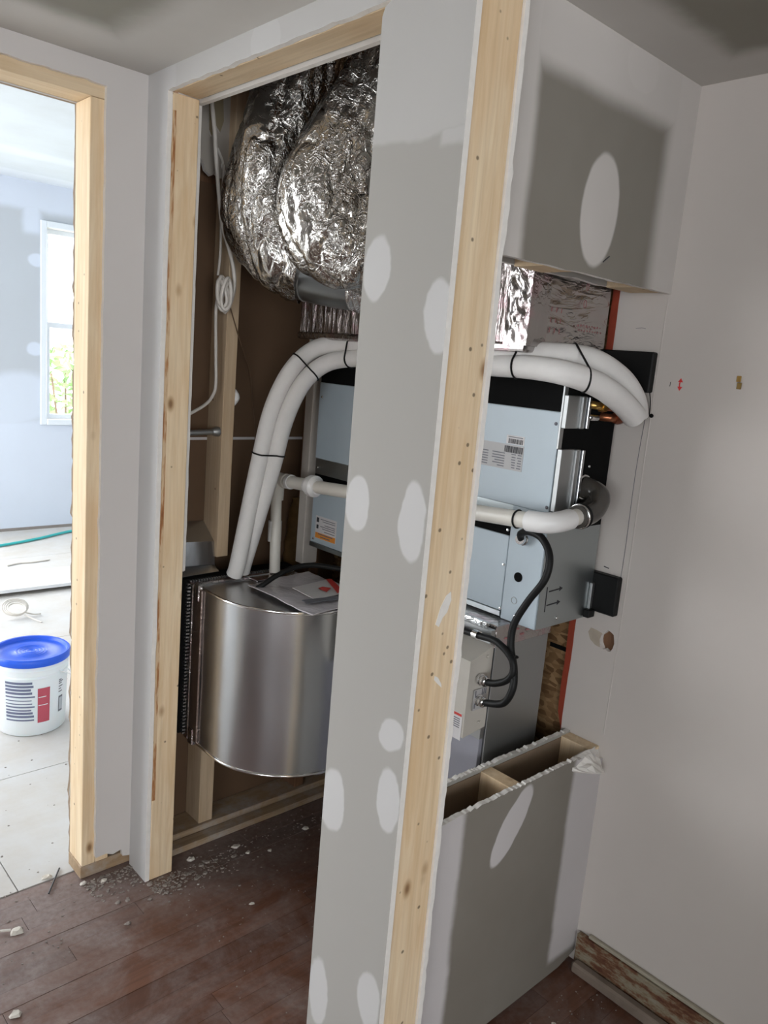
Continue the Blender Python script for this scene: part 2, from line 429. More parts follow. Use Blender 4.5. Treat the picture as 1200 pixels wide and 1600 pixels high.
# ================================================================== THE SETTING
# --- floors
floor = struct(box('floor', X0, XR+.1, Y0, 2.012, -.06, -.013, OAK))
rb = random.Random(3)
y = .25; row = 0
while y < 2.0:
    w = .0572; y1 = min(y+w, 2.012); x = -.35-rb.uniform(0, .6)
    while x < XR:
        ln = rb.uniform(.45, 1.15); x1 = min(x+ln, XR+.09)
        if x1 > 0.05:
            o = box('floor_board', x, x1-.0012, y+.0003, y1-.0003, -.013, rb.uniform(-.0009, .0003), OAK, floor)
        x += ln
    y += w; row += 1
box('floor_board', X0, XR+.09, Y0, .25, -.013, -.0005, OAK, floor)
floor2 = struct(box('floor', FX0, FX1, 2.013, FY1+.1, -.06, -.019, PLY))
yy = 2.016
for i, (ya, yb_) in enumerate(((2.016, 2.62), (2.62, 3.84), (3.84, 4.59), (4.59, 5.4), (5.4, FY1))):
    xo = FX0+(-.9 if i % 2 else -.2); 
    while xo < FX1:
        xa, xb = max(xo, FX0), min(xo+2.44, FX1)
        if xb-xa > .05: box('plywood_sheet', xa+.0015, xb-.0015, ya+.002, yb_-.002, -.019, 0.0 if i < 3 else .0, PLY, floor2)
        xo += 2.44

# --- ceilings
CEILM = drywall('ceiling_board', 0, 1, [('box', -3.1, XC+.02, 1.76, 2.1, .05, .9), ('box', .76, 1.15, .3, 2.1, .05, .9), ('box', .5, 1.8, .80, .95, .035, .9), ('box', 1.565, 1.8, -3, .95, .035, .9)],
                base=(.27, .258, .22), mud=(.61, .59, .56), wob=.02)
ceil_poly = [(X0-.1, Y0-.1), (XR+.1, Y0-.1), (XR+.1, .9250), (.98, .925), (.98, 1.968), (X0-.1, 1.968)]
ceiling = struct(panel('ceiling', 2, ceil_poly, CEIL, CEIL+.05, CEILM))
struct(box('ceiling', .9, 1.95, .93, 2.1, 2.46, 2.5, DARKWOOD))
FARC = drywall('far_ceiling_board', 0, 1, [('box', -3, 4, 5.9, 6.4, .04, .9), ('box', -3, 4, 5.2, 5.4, .05, .6)], base=(.58, .62, .66), mud=(.68, .72, .77))
struct(box('ceiling', FX0-.1, FX1+.1, 2.07, FY1+.2, FCEIL, FCEIL+.05, FARC))

# --- left wall with the doorway
WALLW = drywall('primed_wall', 0, 2, [('box', -3.1, 1, -.1, 2.2, .03, 1.0)], mud=(.60, .57, .55), grain=.5)
DX0, DX1 = -.12, .828
edge_r = jag((DX1, .045), (DX1, 2.088), 60, .0022, 5)
low = jag((XC, .035), (DX1+.002, .062), 8, .012, 9)
outer = [(X0, 0), (DX0, 0), (DX0, 2.088)] + [(DX1, 2.088)] + list(reversed(edge_r)) + list(reversed(low)) + [(XC, .03), (XC, CEIL), (X0, CEIL)]
top = jag((DX0, 2.09), (DX1, 2.09), 40, .004, 12)
outer = [(X0, 0), (DX0, 0)] + top + [(DX1, 2.088)] + list(reversed(edge_r))[:-1] + [(DX1+.002, .06), (.86, .062), (.88, .052), (.905, .058), (.91, .035), (XC, .03), (XC, CEIL), (X0, CEIL)]
wall_left = struct(panel('wall_left', 1, outer, YL, YL+.0127, WALLW, GYP))
SB = YL+.0127; SBK = SB+.089          # stud zone
box('jamb_stud', .795, .8325, SB, SBK, .038, 2.06, PINE, wall_left, .0015)
box('jamb_stud', .8335, .871, SB, SBK, .038, 2.11, PINE, wall_left, .0015)
box('jamb_stud', DX0-.038, DX0, SB, SBK, .038, 2.06, PINE, wall_left, .0015)
box('header', DX0-.06, .8325, SB, SBK, 2.061, 2.135, PINE_X, wall_left, .0015)
box('sole_plate', .792, 1.02, SB, SBK, 0, .038, PLATE_OLD, wall_left, .002)
# far-room face of that wall (ragged at the doorway)
FACE = drywall('far_room_board', 0, 2, [('box', -3, 4, -.1, 2.6, .02, .9)], base=(.5, .5, .5), mud=(.64, .65, .66))
er = jag((.7968, .03), (.7968, 2.056), 90, .003, 21)
panel('back_board', 1, [(FX0-.1, 0), (DX0, 0), (DX0, 2.058), (.7968, 2.058)]+list(reversed(er))+[(1.06, .03), (1.06, FCEIL), (FX0-.1, FCEIL)], SBK, SBK+.0127, FACE, CAVITY, wall_left)
panel('back_board', 1, [(1.06, 0), (FX1+.1, 0), (FX1+.1, FCEIL), (1.06, FCEIL)], SBK+.001, SBK+.0137, FACE, GYP, wall_left)
# closet side of the same wall: brown board backs, studs, plate
KY = SBK-.003
box('kraft_board', 1.03, 1.78, KY, KY+.0025, .034, 1.238, KRAFT, wall_left)
box('kraft_board', 1.03, 1.78, KY, KY+.0025, 1.246, 1.95, KRAFT, wall_left)
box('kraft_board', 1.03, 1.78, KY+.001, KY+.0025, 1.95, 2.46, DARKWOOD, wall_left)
box('joint_strip', 1.03, 1.78, KY-.0005, KY+.002, 1.238, 1.246, LABEL, wall_left)
box('stud', 1.187, 1.225, SB+.002, KY, .90, 2.4, PINE_DARK, wall_left, .0015)
box('stud', 1.165, 1.213, SB+.002, KY, .036, .395, PINE_DARK, wall_left, .0015)
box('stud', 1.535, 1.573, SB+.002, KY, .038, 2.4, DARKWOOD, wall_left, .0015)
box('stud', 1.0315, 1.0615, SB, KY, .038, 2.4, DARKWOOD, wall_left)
box('sole_plate', 1.021, 1.69, SB-.01, KY, 0, .036, PLATE_OLD, wall_left, .003)
box('floor_cleat', 1.03, 1.69, SB-.055, SB-.011, 0, .02, PLATE_OLD, wall_left, .003)
# broken plaster high up
r = random.Random(4)
pl = [(1.06, 2.4), (1.06, 2.06), (1.075, 2.03), (1.10, 2.0), (1.112, 1.985), (1.118, 1.968), (1.135, 1.957), (1.15, 1.966), (1.165, 1.957), (1.185, 1.962), (1.2, 1.955), (1.26, 1.95), (1.5, 1.95), (1.5, 2.4)]
panel('plaster_board', 1, pl, 2.0, 2.012, PLASTER, GYP, wall_left)
panel('plaster_board', 1, [(1.118, 2.15), (1.122, 2.07), (1.13, 2.055), (1.142, 2.085), (1.155, 2.07), (1.165, 2.1), (1.16, 2.17)], 1.994, 2.0, plain('stained_plaster', (.27, .22, .14), .9), GYP, wall_left)
tube('torn_edge', [(1.15, 1.996, 2.03), (1.165, 1.992, 2.0), (1.163, 1.99, 1.985), (1.18, 1.992, 1.968)], .0035, GYP, wall_left, 6, 4)

# --- the wall with the closet doorway, ending in a bare stud
COLM = drywall('closet_wall_board', 1, 2, [
    ('box', .8, 2.0, 1.866, 2.2, .006, .55), ('box', 1.80, 2.0, -.1, 2.2, .03, .95), ('box', 1.1, 1.9, 2.06, 2.2, .02, .7),
    ('ell', 1.064, 1.664, .034, .055, .1, .08, 1), ('ell', .904, 1.586, .035, .060, -.1, .08, 1), ('ell', 1.066, 1.253, .033, .052, .05, .08, 1),
    ('ell', .919, 1.247, .031, .070, 0, .08, 1), ('ell', .922, .852, .031, .033, .4, .1, .9), ('ell', 1.068, .654, .036, .068, .1, .08, 1), ('ell', .916, .729, .030, .062, -.05, .08, 1),
    ('ell', .918, .30, .031, .062, 0, .1, .9), ('ell', 1.07, .213, .031, .075, 0, .1, .9), ('box', .8, .93, 1.845, 1.87, .006, .6), ('ell', 1.45, 2.11, .06, .05, .3, .15, .9)],
    base=(.37, .355, .33), mud=(.55, .54, .535), grain=.7, wob=.015)
lip = jag((1.06, 2.0905), (1.854, 2.0905), 40, .002, 31)
outer = [(YE, 0), (1.098, 0), (1.098, 2.07), (1.092, 2.083), (1.078, 2.09)] + lip[1:] + [(1.854, 2.089)] + jag((1.853, 2.085), (1.853, .02), 50, .0022, 33) + [(1.853, 0), (YL, 0), (YL, CEIL), (YE, CEIL)]
wall_closet = struct(panel('wall_closet', 0, outer, XC, XC+.0127, COLM, GYP))
SX0, SX1 = XC+.0135, 1.041
box('end_stud', SX0, SX1, YE+.004, YE+.042, 0, CEIL, PINE, wall_closet, .002)
panel('plaster_smear', 1, [(.981, 1.064), (.990, 1.058), (.998, 1.074), (1.008, 1.082), (1.016, 1.104), (1.013, 1.120), (1.002, 1.114), (.990, 1.094)], YE+.0032, YE+.0042, GYP, None, wall_closet)
panel('plaster_smear', 1, [(.992, .958), (1.000, .950), (1.014, .938), (1.012, .946), (1.002, .960), (.993, .965)], YE+.0032, YE+.0042, GYP, None, wall_closet)
box('jamb_stud', SX0, 1.016, 1.0585, 1.0965, 0, 2.09, PINE, wall_closet, .002)
box('jamb_stud', SX0, 1.0145, 1.8525, 1.8905, 0, 2.0895, PINE, wall_closet, .002)
box('jamb_stud', SX0, 1.0145, 1.892, 1.93, 0, 2.0895, PINE, wall_closet, .002)
box('header', SX0, 1.0145, 1.06, 1.853, 2.0905, 2.16, PINE_Y, wall_closet, .002)
box('bark_edge', SX0-.0004, SX0+.009, 1.8516, 1.8524, .25, 2.05, BARKE, wall_closet)
INN = drywall('closet_inner_board', 1, 2, [], base=(.5, .48, .46))
inner = [(1.10, 2.082)] + [(1.868, 2.082)] + jag((1.868, 2.07), (1.868, .915), 40, .002, 41) + [(1.868, .905), (1.875, .9), (1.967, .9), (1.967, 2.45), (.94, 2.45), (.94, 2.2), (1.06, 2.2), (1.10, 2.09)]
panel('inner_board', 0, inner, 1.0165, 1.0295, INN, GYP, wall_closet)
er = jag((1.0535, 0), (1.0535, CEIL), 110, .0022, 51)
panel('end_board', 1, [(SX1+.0008, 0)]+er+[(1.0585, CEIL), (SX1+.0008, CEIL)], YE, YE+.038, GYP, GYP, wall_closet)
box('inner_board', 1.0165, 1.0295, .94, 1.098, 0, 2.2, INN, wall_closet)

# --- partition with the cut-out (soffit above, half wall below)
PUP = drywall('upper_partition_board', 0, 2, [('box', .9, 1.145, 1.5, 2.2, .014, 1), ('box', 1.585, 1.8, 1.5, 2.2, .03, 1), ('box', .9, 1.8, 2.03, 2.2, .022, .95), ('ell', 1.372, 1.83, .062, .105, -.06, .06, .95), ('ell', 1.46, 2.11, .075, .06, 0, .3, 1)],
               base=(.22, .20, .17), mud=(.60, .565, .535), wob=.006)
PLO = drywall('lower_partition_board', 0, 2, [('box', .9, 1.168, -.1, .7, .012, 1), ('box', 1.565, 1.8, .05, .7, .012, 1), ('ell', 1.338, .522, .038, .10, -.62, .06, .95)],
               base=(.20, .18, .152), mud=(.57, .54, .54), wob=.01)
lowup = jag((1.06, 1.708), (XR, 1.709), 22, .0018, 61)
wall_partition = struct(panel('wall_partition', 1, lowup+[(XR, 1.709), (XR, CEIL), (1.06, CEIL)], YP, YP+.0127, PUP, GYP))
PY0, PY1 = YP+.0130, 1.027
toplo = jag((1.06, .611), (1.53, .613), 90, .0022, 63)+jag((1.53, .613), (1.66, .600), 20, .005, 64)
half = panel('half_wall_board', 1, [(1.06, .004)]+toplo+[(1.66, .585), (XR, .58), (XR, .03), (1.62, .012)], YP, YP+.0127, PLO, GYP, wall_partition)
topb = jag((1.06, .614), (XR, .612), 110, .0024, 65)
panel('half_wall_board', 1, [(1.06, 0)]+topb+[(XR, .612), (XR, 0)], PY1, PY1+.0127, drywall('back_partition_board', 0, 2, []), GYP, wall_partition)
panel('upper_back_board', 1, jag((1.06, 1.716), (XR, 1.716), 20, .002, 67)+[(XR, 1.716), (XR, 2.4), (1.06, 2.4)], PY1, PY1+.0127, drywall('back_partition_board_upper', 0, 2, []), GYP, wall_partition)
for xa, xb in ((1.335, 1.373), (1.650, 1.6885)):
    box('half_wall_stud', xa, xb, PY0, PY1-.0005, 0, .607, PINE, wall_partition, .001)
for xa, xb in ((1.255, 1.345), (1.585, 1.6885)):
    box('soffit_block', xa, xb, PY0, PY1-.0005, 1.712, 1.76, PINE_X, wall_partition, .001)
for xa, xb in ((1.056, 1.254), (1.346, 1.584)):
    box('soffit_paper', xa, xb, PY0, PY1-.0005, 1.728, 1.732, CAVITY, wall_partition)
for xa, xb in ((1.056, 1.334), (1.374, 1.649)):
    box('cavity_paper', xa, xb, PY1-.0022, PY1-.0006, .0, .604, CAVITY, wall_partition)
    box('cavity_paper', xa, xb, PY0, PY0+.0012, .0, .600, CAVITY, wall_partition)
box('half_wall_plate', 1.056, XR, PY0, PY1-.0025, 0, .036, PLATE_OLD, wall_partition)
# torn corner of the half wall
rr = random.Random(8); V = []; Fc = []
for i in range(9):
    for j in range(5):
        a = i/8; b = j/4
        x = 1.555+.132*a; zc = .600+.012*math.sin(a*3.1)-.050*b*(.25+.75*a)+rr.uniform(-.005, .005); yv = YP+.016-.050*b*math.sin(math.pi*min(.93, .12+a*.75))-rr.uniform(0, .005)
        V.append((x, yv, zc))
for i in range(8):
    for j in range(4): Fc.append((i*5+j, i*5+j+1, (i+1)*5+j+1, (i+1)*5+j))
k = len(V); V += [(v[0], v[1]+.009, v[2]-.006) for v in V]
Fc += [tuple(q+k for q in reversed(f)) for f in Fc]
for i in range(8):
    Fc += [(i*5, (i+1)*5, (i+1)*5+k, i*5+k), (i*5+4, i*5+4+k, (i+1)*5+4+k, (i+1)*5+4)]
for j in range(4):
    Fc += [(j, j+k, j+1+k, j+1), (40+j, 41+j, 41+j+k, 40+j+k)]
raw('torn_board_corner', V, Fc, GYP, wall_partition)

# --- right wall
RW = drywall('right_wall_board', 1, 2, [('box', -3, 1.2, -.1, 2.2, .02, 1)], mud=(.57, .525, .49), grain=.6)
rh = random.Random(12)
hole = [(.957+.021*math.cos(a)*(1+rh.uniform(-.2, .2)), .877+.026*math.sin(a)*(1+rh.uniform(-.2, .2))) for a in [2*math.pi*i/14 for i in range(14)]]
rw_out = [(Y0, 0)]+jag((1.055, 0), (1.055, CEIL+.25), 30, .002, 71)+[(1.055, CEIL+.25), (Y0, CEIL+.25)]
wall_right = struct(panel('wall_right', 0, rw_out, XR, XR+.0127, RW, GYP, None, [hole]))
box('strand_board', XR+.0135, XR+.025, 1.041, 2.06, 0, 2.45, OSB, wall_right)
box('hole_backing', XR+.0135, XR+.05, .90, 1.04, 0, 2.3, DARKWOOD, wall_right)  # dark backing added so the hole in the wall reads dark
panel('sealant_strip', 0, jag((1.054, .60), (1.054, 1.75), 24, .0015, 72)+[(1.054, 1.75)]+jag((1.074, 1.75), (1.070, .60), 24, .003, 73), XR-.0012, XR+.013, RED, None, wall_right)
panel('torn_paper', 0, [(.975, .893), (.992, .897), (1.008, .898), (1.014, .885), (1.006, .868), (.99, .858), (.976, .856), (.980, .875)], XR-.001, XR, plain('torn_board_paper', (.42, .36, .29), .9, var=.3), None, wall_right)
tube('tape_crack', [(XR-.0005, .943, 1.45), (XR-.0005, .948, 1.3), (XR-.0005, .946, 1.1), (XR-.0005, .950, .95)], .0007, INKG, wall_right, 5, 5)
tube('tape_ridge', [(XR+.001, .930, 1.70), (XR+.001, .931, 1.4), (XR+.001, .929, 1.0), (XR+.001, .932, .64)], .0022, RW, wall_right, 6, 5)
box('sealant_smear', XR+.013, XR+.0145, 1.2, 1.24, .80, .806, BLACK, wall_right)
box('sealant_smear', XR+.0128, XR+.0142, 1.06, 1.13, .806, .818, BLACK, wall_right)
# markings on that wall
tube('marker_arrow', [(XR-.0006, .871, 1.503), (XR-.0006, .8725, 1.513), (XR-.0006, .871, 1.523)], .0013, MARK, wall_right, 5, 3)
panel('marker_arrow', 0, [(.865, 1.518), (.877, 1.518), (.871, 1.527)], XR-.0006, XR, MARK, None, wall_right)
panel('marker_arrow', 0, [(.865, 1.508), (.877, 1.508), (.871, 1.499)], XR-.0006, XR, MARK, None, wall_right)
tube('pencil_mark', [(XR-.0003, .895, 1.507), (XR-.0003, .8945, 1.517)], .0007, INK, wall_right, 5, 1)
tube('pencil_mark', [(XR-.0003, .982, 1.058), (XR-.0003, .996, 1.060)], .0012, INK, wall_right, 5, 1)
tube('pencil_mark', [(XR-.0003, 1.00, 1.632), (XR-.0003, .985, 1.634), (XR-.0003, .975, 1.632)], .0006, INKG, wall_right, 5, 1)
tube('pencil_mark', [(1.405, YP-.0003, 1.7385), (1.425, YP-.0003, 1.752)], .0012, INK, wall_partition, 5, 1)

# --- base of the right wall: old trim layers
baseboard_right = struct(box('baseboard_right', XR-.018, XR-.0005, Y0, .915, .012, .094, BASE, None, .003))
box('baseboard_cap', XR-.012, XR-.0004, Y0, .885, .0945, .104, plain('aged_cream_paint', (.36, .33, .26), .8, var=.3), baseboard_right, .002)
box('shoe_moulding', XR-.046, XR-.0185, Y0, .905, 0, .03, plain('worn_shoe_mould', (.19, .15, .12), .8, var=.5, scale=12), baseboard_right, .006)

# --- the unseen rest of the hall: two more walls with windows
def window_wall(name, axis, at, rng, win, zc, mat, out):
    a0, a1 = rng; w0, w1, z0, z1 = win
    o = struct(panel(name, axis, [(a0, 0), (a1, 0), (a1, zc), (a0, zc)], min(at, at+out), max(at, at+out), mat, GYP, None, [[(w0, z0), (w1, z0), (w1, z1), (w0, z1)]]))
    return o
PLAINW = drywall('hall_board', 1, 2, [], base=(.52, .505, .485))
window_wall('wall_rear', 0, X0, (Y0, YL), WIN_HALL, CEIL, PLAINW, -.1)
struct(box('wall_light_block', .9, 1.0, Y0, -.3, 0, CEIL, PLAINW))  # unseen wall, added to keep window light off the right wall
window_wall('wall_front', 1, Y0, (X0, XR), WIN_REAR, CEIL, PLAINW, -.1)
# --- the room beyond the doorway
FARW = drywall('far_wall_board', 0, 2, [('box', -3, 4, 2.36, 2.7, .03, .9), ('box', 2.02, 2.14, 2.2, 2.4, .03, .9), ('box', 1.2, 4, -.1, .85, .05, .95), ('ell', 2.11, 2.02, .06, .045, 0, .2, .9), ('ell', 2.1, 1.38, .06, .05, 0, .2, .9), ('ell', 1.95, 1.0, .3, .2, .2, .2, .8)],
               base=(.47, .50, .54), mud=(.62, .67, .76), grain=.3)  # blue cast of the skylight is put into these wall colours
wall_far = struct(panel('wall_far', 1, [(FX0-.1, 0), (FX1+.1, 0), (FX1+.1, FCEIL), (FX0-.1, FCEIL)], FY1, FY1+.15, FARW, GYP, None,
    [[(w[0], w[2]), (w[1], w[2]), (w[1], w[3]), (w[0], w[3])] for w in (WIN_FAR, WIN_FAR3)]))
window_wall('wall_far_left', 0, FX0, (2.07, FY1), WIN_FAR2, FCEIL, FACE, -.1)
struct(box('wall_far_right', FX1, FX1+.1, 2.07, FY1, 0, FCEIL, FACE))
box('base_strip', FX0, FX1, FY1-.004, FY1-.0005, .0, .022, plain('dark_base_strip', (.25, .22, .2), .9), wall_far)  # dark strip along the foot of the far wall

def window(name, x0, x1, z0, z1, yf):
    w = struct(bpy.data.objects.new(name, None)); COL.objects.link(w); w.location = ((x0+x1)/2, yf, z0); WL[w.name] = Vector(w.location)
    c = .045
    for nm, b in (('casing', (x0-c, x0, yf-.02, yf-.0005, z0-c, z1+c)), ('casing', (x1, x1+c, yf-.02, yf-.0005, z0-c, z1+c)), ('casing', (x0, x1, yf-.02, yf-.0005, z1, z1+c)), ('sill', (x0, x1, yf-.035, yf-.0005, z0-c, z0))):
        box(nm, *b, WHITEV, w, .004)
    zm = (z0+z1)/2-.01; f = .035
    for nm, a, b, yy in (('upper_sash', zm, z1, yf+.06), ('lower_sash', z0, zm+.03, yf+.02)):
        s = multibox(nm, [(x0, x0+f, yy, yy+.03, a, b), (x1-f, x1, yy, yy+.03, a, b), (x0+f, x1-f, yy, yy+.03, a, a+f), (x0+f, x1-f, yy, yy+.03, b-f, b)], WHITEV, w)
        box('pane', x0+f, x1-f, yy+.013, yy+.017, a+f, b-f, GLASS, s)
    return w
window('window_1', *WIN_FAR[:2], *WIN_FAR[2:], FY1)
# outside
struct(box('ground', -6, 12, FY1+.2, 22, -.35, -.3, GROUND))
hs = thing('neighbour_house', 'pale house wall with lap siding outside the far window', 'house', (7.2, 15, -.3))
box('siding_wall', 3.6, 11, 15, 15.2, -.3, 4.6, OUTW, hs)
for i in range(16): box('siding_board', 3.6, 11, 14.972, 15, -.3+i*.3, -.3+i*.3+.285, OUTW, hs)
for (xa, za) in ((5.4, 2.3),):
    wn = box('window_frame', xa, xa+1.1, 14.93, 14.97, za, za+1.2, WHITEV, hs); box('pane', xa+.08, xa+1.02, 14.922, 14.929, za+.08, za+1.12, INKG, wn)
def shrub(loc, h, rad, n, seed, label):
    q = random.Random(seed); s = thing('shrub', label, 'shrub', loc, 'shrubs outside the far window')
    V, Fc = [], []
    for i in range(n):
        th = q.uniform(0, 6.28); z = q.random(); rr_ = rad*math.sqrt(q.random())*(1-.5*z); p = Vector((loc[0]+rr_*math.cos(th), loc[1]+rr_*math.sin(th), loc[2]+.15+z*h))
        a = Vector((q.gauss(0, 1), q.gauss(0, 1), q.gauss(0, 1))).normalized(); b = a.orthogonal().normalized(); sz = q.uniform(.04, .09)
        k = len(V); V += [p-a*sz, p+b*sz*.4, p+a*sz, p-b*sz*.4]; Fc.append((k, k+1, k+2, k+3))
    f = raw('foliage', V, Fc, LEAF, s, recalc=False); f['kind'] = 'stuff'
    for i in range(5):
        th = i*1.256; tube('stem', [(loc[0], loc[1], loc[2]), (loc[0]+.3*rad*math.cos(th), loc[1]+.3*rad*math.sin(th), loc[2]+h*.5), (loc[0]+.6*rad*math.cos(th), loc[1]+.6*rad*math.sin(th), loc[2]+h*.9)], .012, BARK, s, 5, 3)
shrub((3.25, 8.6, -.3), 1.55, .45, 420, 1, 'leafy green shrub just outside the far window')
shrub((2.62, 7.45, -.3), .95, .3, 260, 2, 'low dark green shrub below the far window')

# ================================================================== THE EQUIPMENT
# --- air handler hung on the right wall
UX, UXB, UY0, UY1, UZ0, UZ1 = 1.45, 1.668, 1.010, 1.868, .932, 1.515
ah = thing('air_handler', 'slim grey ducted air handler hung upright on the closet wall', 'air handler', (1.56, 1.44, UZ0))
box('cabinet', UX+.004, UXB, UY0+.003, UY1, UZ0, UZ1, UNITS, ah, .003)
box('upper_panel', UX-.001, UX+.006, UY0, UY1-.002, 1.207, 1.432, UNIT, ah, .0012)
box('insulation_strip', UX+.0005, UX+.006, UY0+.003, UY1-.004, 1.4325, UZ1-.001, BLACK, ah)
box('seam_rail', UX+.001, UX+.006, UY0+.1, UY1-.004, 1.160, 1.2065, UNITS, ah)
box('insulation_strip', UX+.0008, UX+.006, UY0+.1, UY1-.004, 1.1335, 1.1595, BLACK, ah)
lp_ = box('lower_panel', UX-.001, UX+.006, UY0+.101, UY1-.004, .950, 1.133, UNIT, ah, .0012)
box('panel_lip', UX-.004, UX+.006, UY0+.101, UY1-.004, .936, .9495, UNITS, ah, .001)
box('corner_panel', UX-.0005, UX+.006, UY0, UY0+.0995, UZ0, 1.2065, UNIT, ah, .001)
box('side_insulation', UX+.012, UXB-.002, UY0-.003, UY0+.002, 1.165, UZ1-.002, BLACK, ah)
box('side_panel', UX+.003, UXB, UY0-.002, UY0+.0025, UZ0, 1.1645, UNITS, ah)
for z0, z1 in ((1.398, 1.470), (1.212, 1.352)):
    cb = box('side_channel', UX, UX+.05, UY0-.014, UY0-.0031, z0, z1, STEELD, ah, .001)
    box('flange', UX+.0503, UX+.066, UY0-.020, UY0-.0031, z0, z1, STEELD, cb, .002, 2)
    box('flange', UX+.068, UX+.078, UY0-.024, UY0-.0031, z0+.001, z1-.001, STEEL, cb, .001)
box('corner_trim', UX-.0015, UX+.0115, UY0-.004, UY0-.0001, 1.352, 1.50, STEELD, ah)
for (yy, zz) in ((1.019, 1.406), (1.016, 1.219), (1.117, 1.062), (1.112, .956), (1.067, .949), (1.116, 1.146)):
    screw((UX-.001, yy, zz), (-1, 0, 0), ah, .004, INKG if zz > 1.2 else CHROME)
screw((UX+.13, UY0-.004, 1.31), (0, -1, 0), ah, .004); screw((UX+.08, UY0-.003, .95), (0, -1, 0), ah, .004)
for (yy, zz) in ((1.85, 1.39), (1.85, 1.14), (1.85, 1.18), (1.846, .962)): screw((UX-.002, yy, zz), (-1, 0, 0), ah, .004)
lathe('knockout', [(0, .001), (.0115, .001), (.0115, -.001)], (UX-.001, 1.071, 1.043), BLACK, ah, (-1, 0, 0), 20)
ring('knockout_ring', (UX-.001, 1.075, .985), (-1, 0, 0), .008, .0008, STEELD, ah, 18, 5)
lathe('port_cap', [(0, .006), (.018, .006), (.02, .002), (.02, -.002)], (UX+.06, UY1, 1.375), BLACK, ah, (0, 1, 0), 18)
# labels
lb = box('barcode_label', UX-.0016, UX-.0011, 1.098, 1.150, 1.346, 1.366, LABEL, ah)
q = random.Random(2); bars = []; yb_ = 1.102
while yb_ < 1.144:
    w = q.choice((.0006, .001, .0016)); bars.append((UX-.0019, UX-.0016, yb_, yb_+w, 1.3475, 1.3585)); yb_ += w+q.choice((.0006, .001, .0014))
multibox('barcode', bars, INK, lb)
multibox('print_lines', [(UX-.0019, UX-.0016, 1.103, 1.145, 1.3615, 1.3632)], INKG, lb)
rp = box('rating_plate', UX-.0016, UX-.0011, 1.097, 1.262, 1.286, 1.3445, LABELG, ah)
bars = []; yb_ = 1.1
while yb_ < 1.152:
    w = q.choice((.0008, .0012, .002)); bars.append((UX-.0019, UX-.0016, yb_, yb_+w, 1.326, 1.341)); yb_ += w+q.choice((.0005, .0009, .0013))
multibox('barcode', bars, INK, rp)
box('data_matrix', UX-.0019, UX-.0016, 1.219, 1.237, 1.326, 1.342, INKG, rp)
lines = []
for i, z in enumerate((1.3215, 1.315, 1.309, 1.303, 1.297, 1.291)):
    for a in (1.101, 1.118, 1.15, 1.2):
        L_ = q.uniform(.008, .013) if a < 1.15 else q.uniform(.02, .042)
        lines.append((UX-.0019, UX-.0016, a, a+L_, z, z+.0022))
multibox('print_lines', lines, INKG, rp)
wlb = box('warning_label', UX-.0016, UX-.0011, 1.742, 1.842, .966, 1.035, LABEL, ah)
box('orange_band', UX-.0019, UX-.0016, 1.744, 1.840, .967, .984, ORANGE, wlb)
multibox('print_lines', [(UX-.0022, UX-.0016, 1.748, 1.818-.01*(i % 3), z, z+.002) for i, z in enumerate((1.026, 1.020, 1.010, 1.004, .998, .990))]+[(UX-.0022, UX-.0019, 1.757, 1.826, .979, .982), (UX-.0022, UX-.0019, 1.77, 1.815, .971, .974)], INKG, wlb)
multibox('pictogram', [(UX-.0022, UX-.0016, 1.826, 1.837, 1.016, 1.030), (UX-.0022, UX-.0016, 1.827, 1.836, .996, 1.008)], INK, wlb)
# flow arrows printed on the side
def arrow(x0, x1, z, dz):
    a = (x0, z); b = (x1, z+dz); ux, uz = b[0]-a[0], b[1]-a[1]; L_ = math.hypot(ux, uz); ux /= L_; uz /= L_; nx, nz = -uz, ux; w = .0016; h = .006
    p = lambda s, k: (a[0]+ux*s+nx*k, a[1]+uz*s+nz*k)
    panel('flow_arrow', 1, [p(0, w), p(L_-.013, w), p(L_-.013, h), p(L_, 0), p(L_-.013, -h), p(L_-.013, -w), p(0, -w)], UY0-.0026, UY0-.002, INK, None, ah)
arrow(1.487, 1.541, 1.020, .002); arrow(1.484, 1.538, .987, .002)
panel('flow_arrow', 1, [(1.4775, .972), (1.4805, .972), (1.4805, 1.032), (1.4775, 1.032)], UY0-.0026, UY0-.002, INK, None, ah)
# refrigerant stubs
tube('brass_valve', [(1.535, UY0-.002, 1.452), (1.535, .985, 1.452), (1.556, .980, 1.450)], .009, BRASS, ah, 10, 4)
lathe('flare_nut', [(0, 0), (.011, 0), (.012, .004), (.012, .018), (.009, .022), (0, .022)], (1.552, .980, 1.450), BRASS, ah, (1, 0, -.1), 6, False)
tube('copper_stub', [(1.57, .980, 1.4485), (1.60, .975, 1.446), (1.622, .962, 1.440), (1.628, .945, 1.436)], .0065, COPPER, ah, 10, 5)
tube('copper_stub', [(1.60, 1.006, 1.425), (1.61, .985, 1.425), (1.640, .978, 1.427), (1.66, .962, 1.432)], .0095, COPPER, ah, 10, 5)
lathe('sealed_joint', [(0, 0), (.012, 0), (.016, .008), (.016, .02), (.01, .026), (0, .026)], (1.618, .981, 1.425), plain('wet_copper_joint', (.2, .06, .03), .25, .4), ah, (1, -.2, .1), 10)
tube('zinc_fitting', [(1.535, UY0-.003, 1.424), (1.535, .992, 1.424), (1.56, .990, 1.424)], .008, CHROME, ah, 10, 3)
# mounting boards between unit and wall
for (a, b, z0, z1, nm) in ((.934, 1.10, 1.488, 1.580, 'x'), (.940, 1.09, .948, 1.046, 'y')):
    box('mounting_board', UXB+.0005, XR-.0006, a, b, z0, z1, BLACKP, ah, .003)
box('bracket_clip', 1.655, 1.6675, UY0-.010, UY0-.0025, .945, 1.02, STEELD, ah, .001)
box('bracket_clip', 1.64, 1.6675, UY0-.02, UY0-.0025, .935, .955, BLACKP, ah, .002)

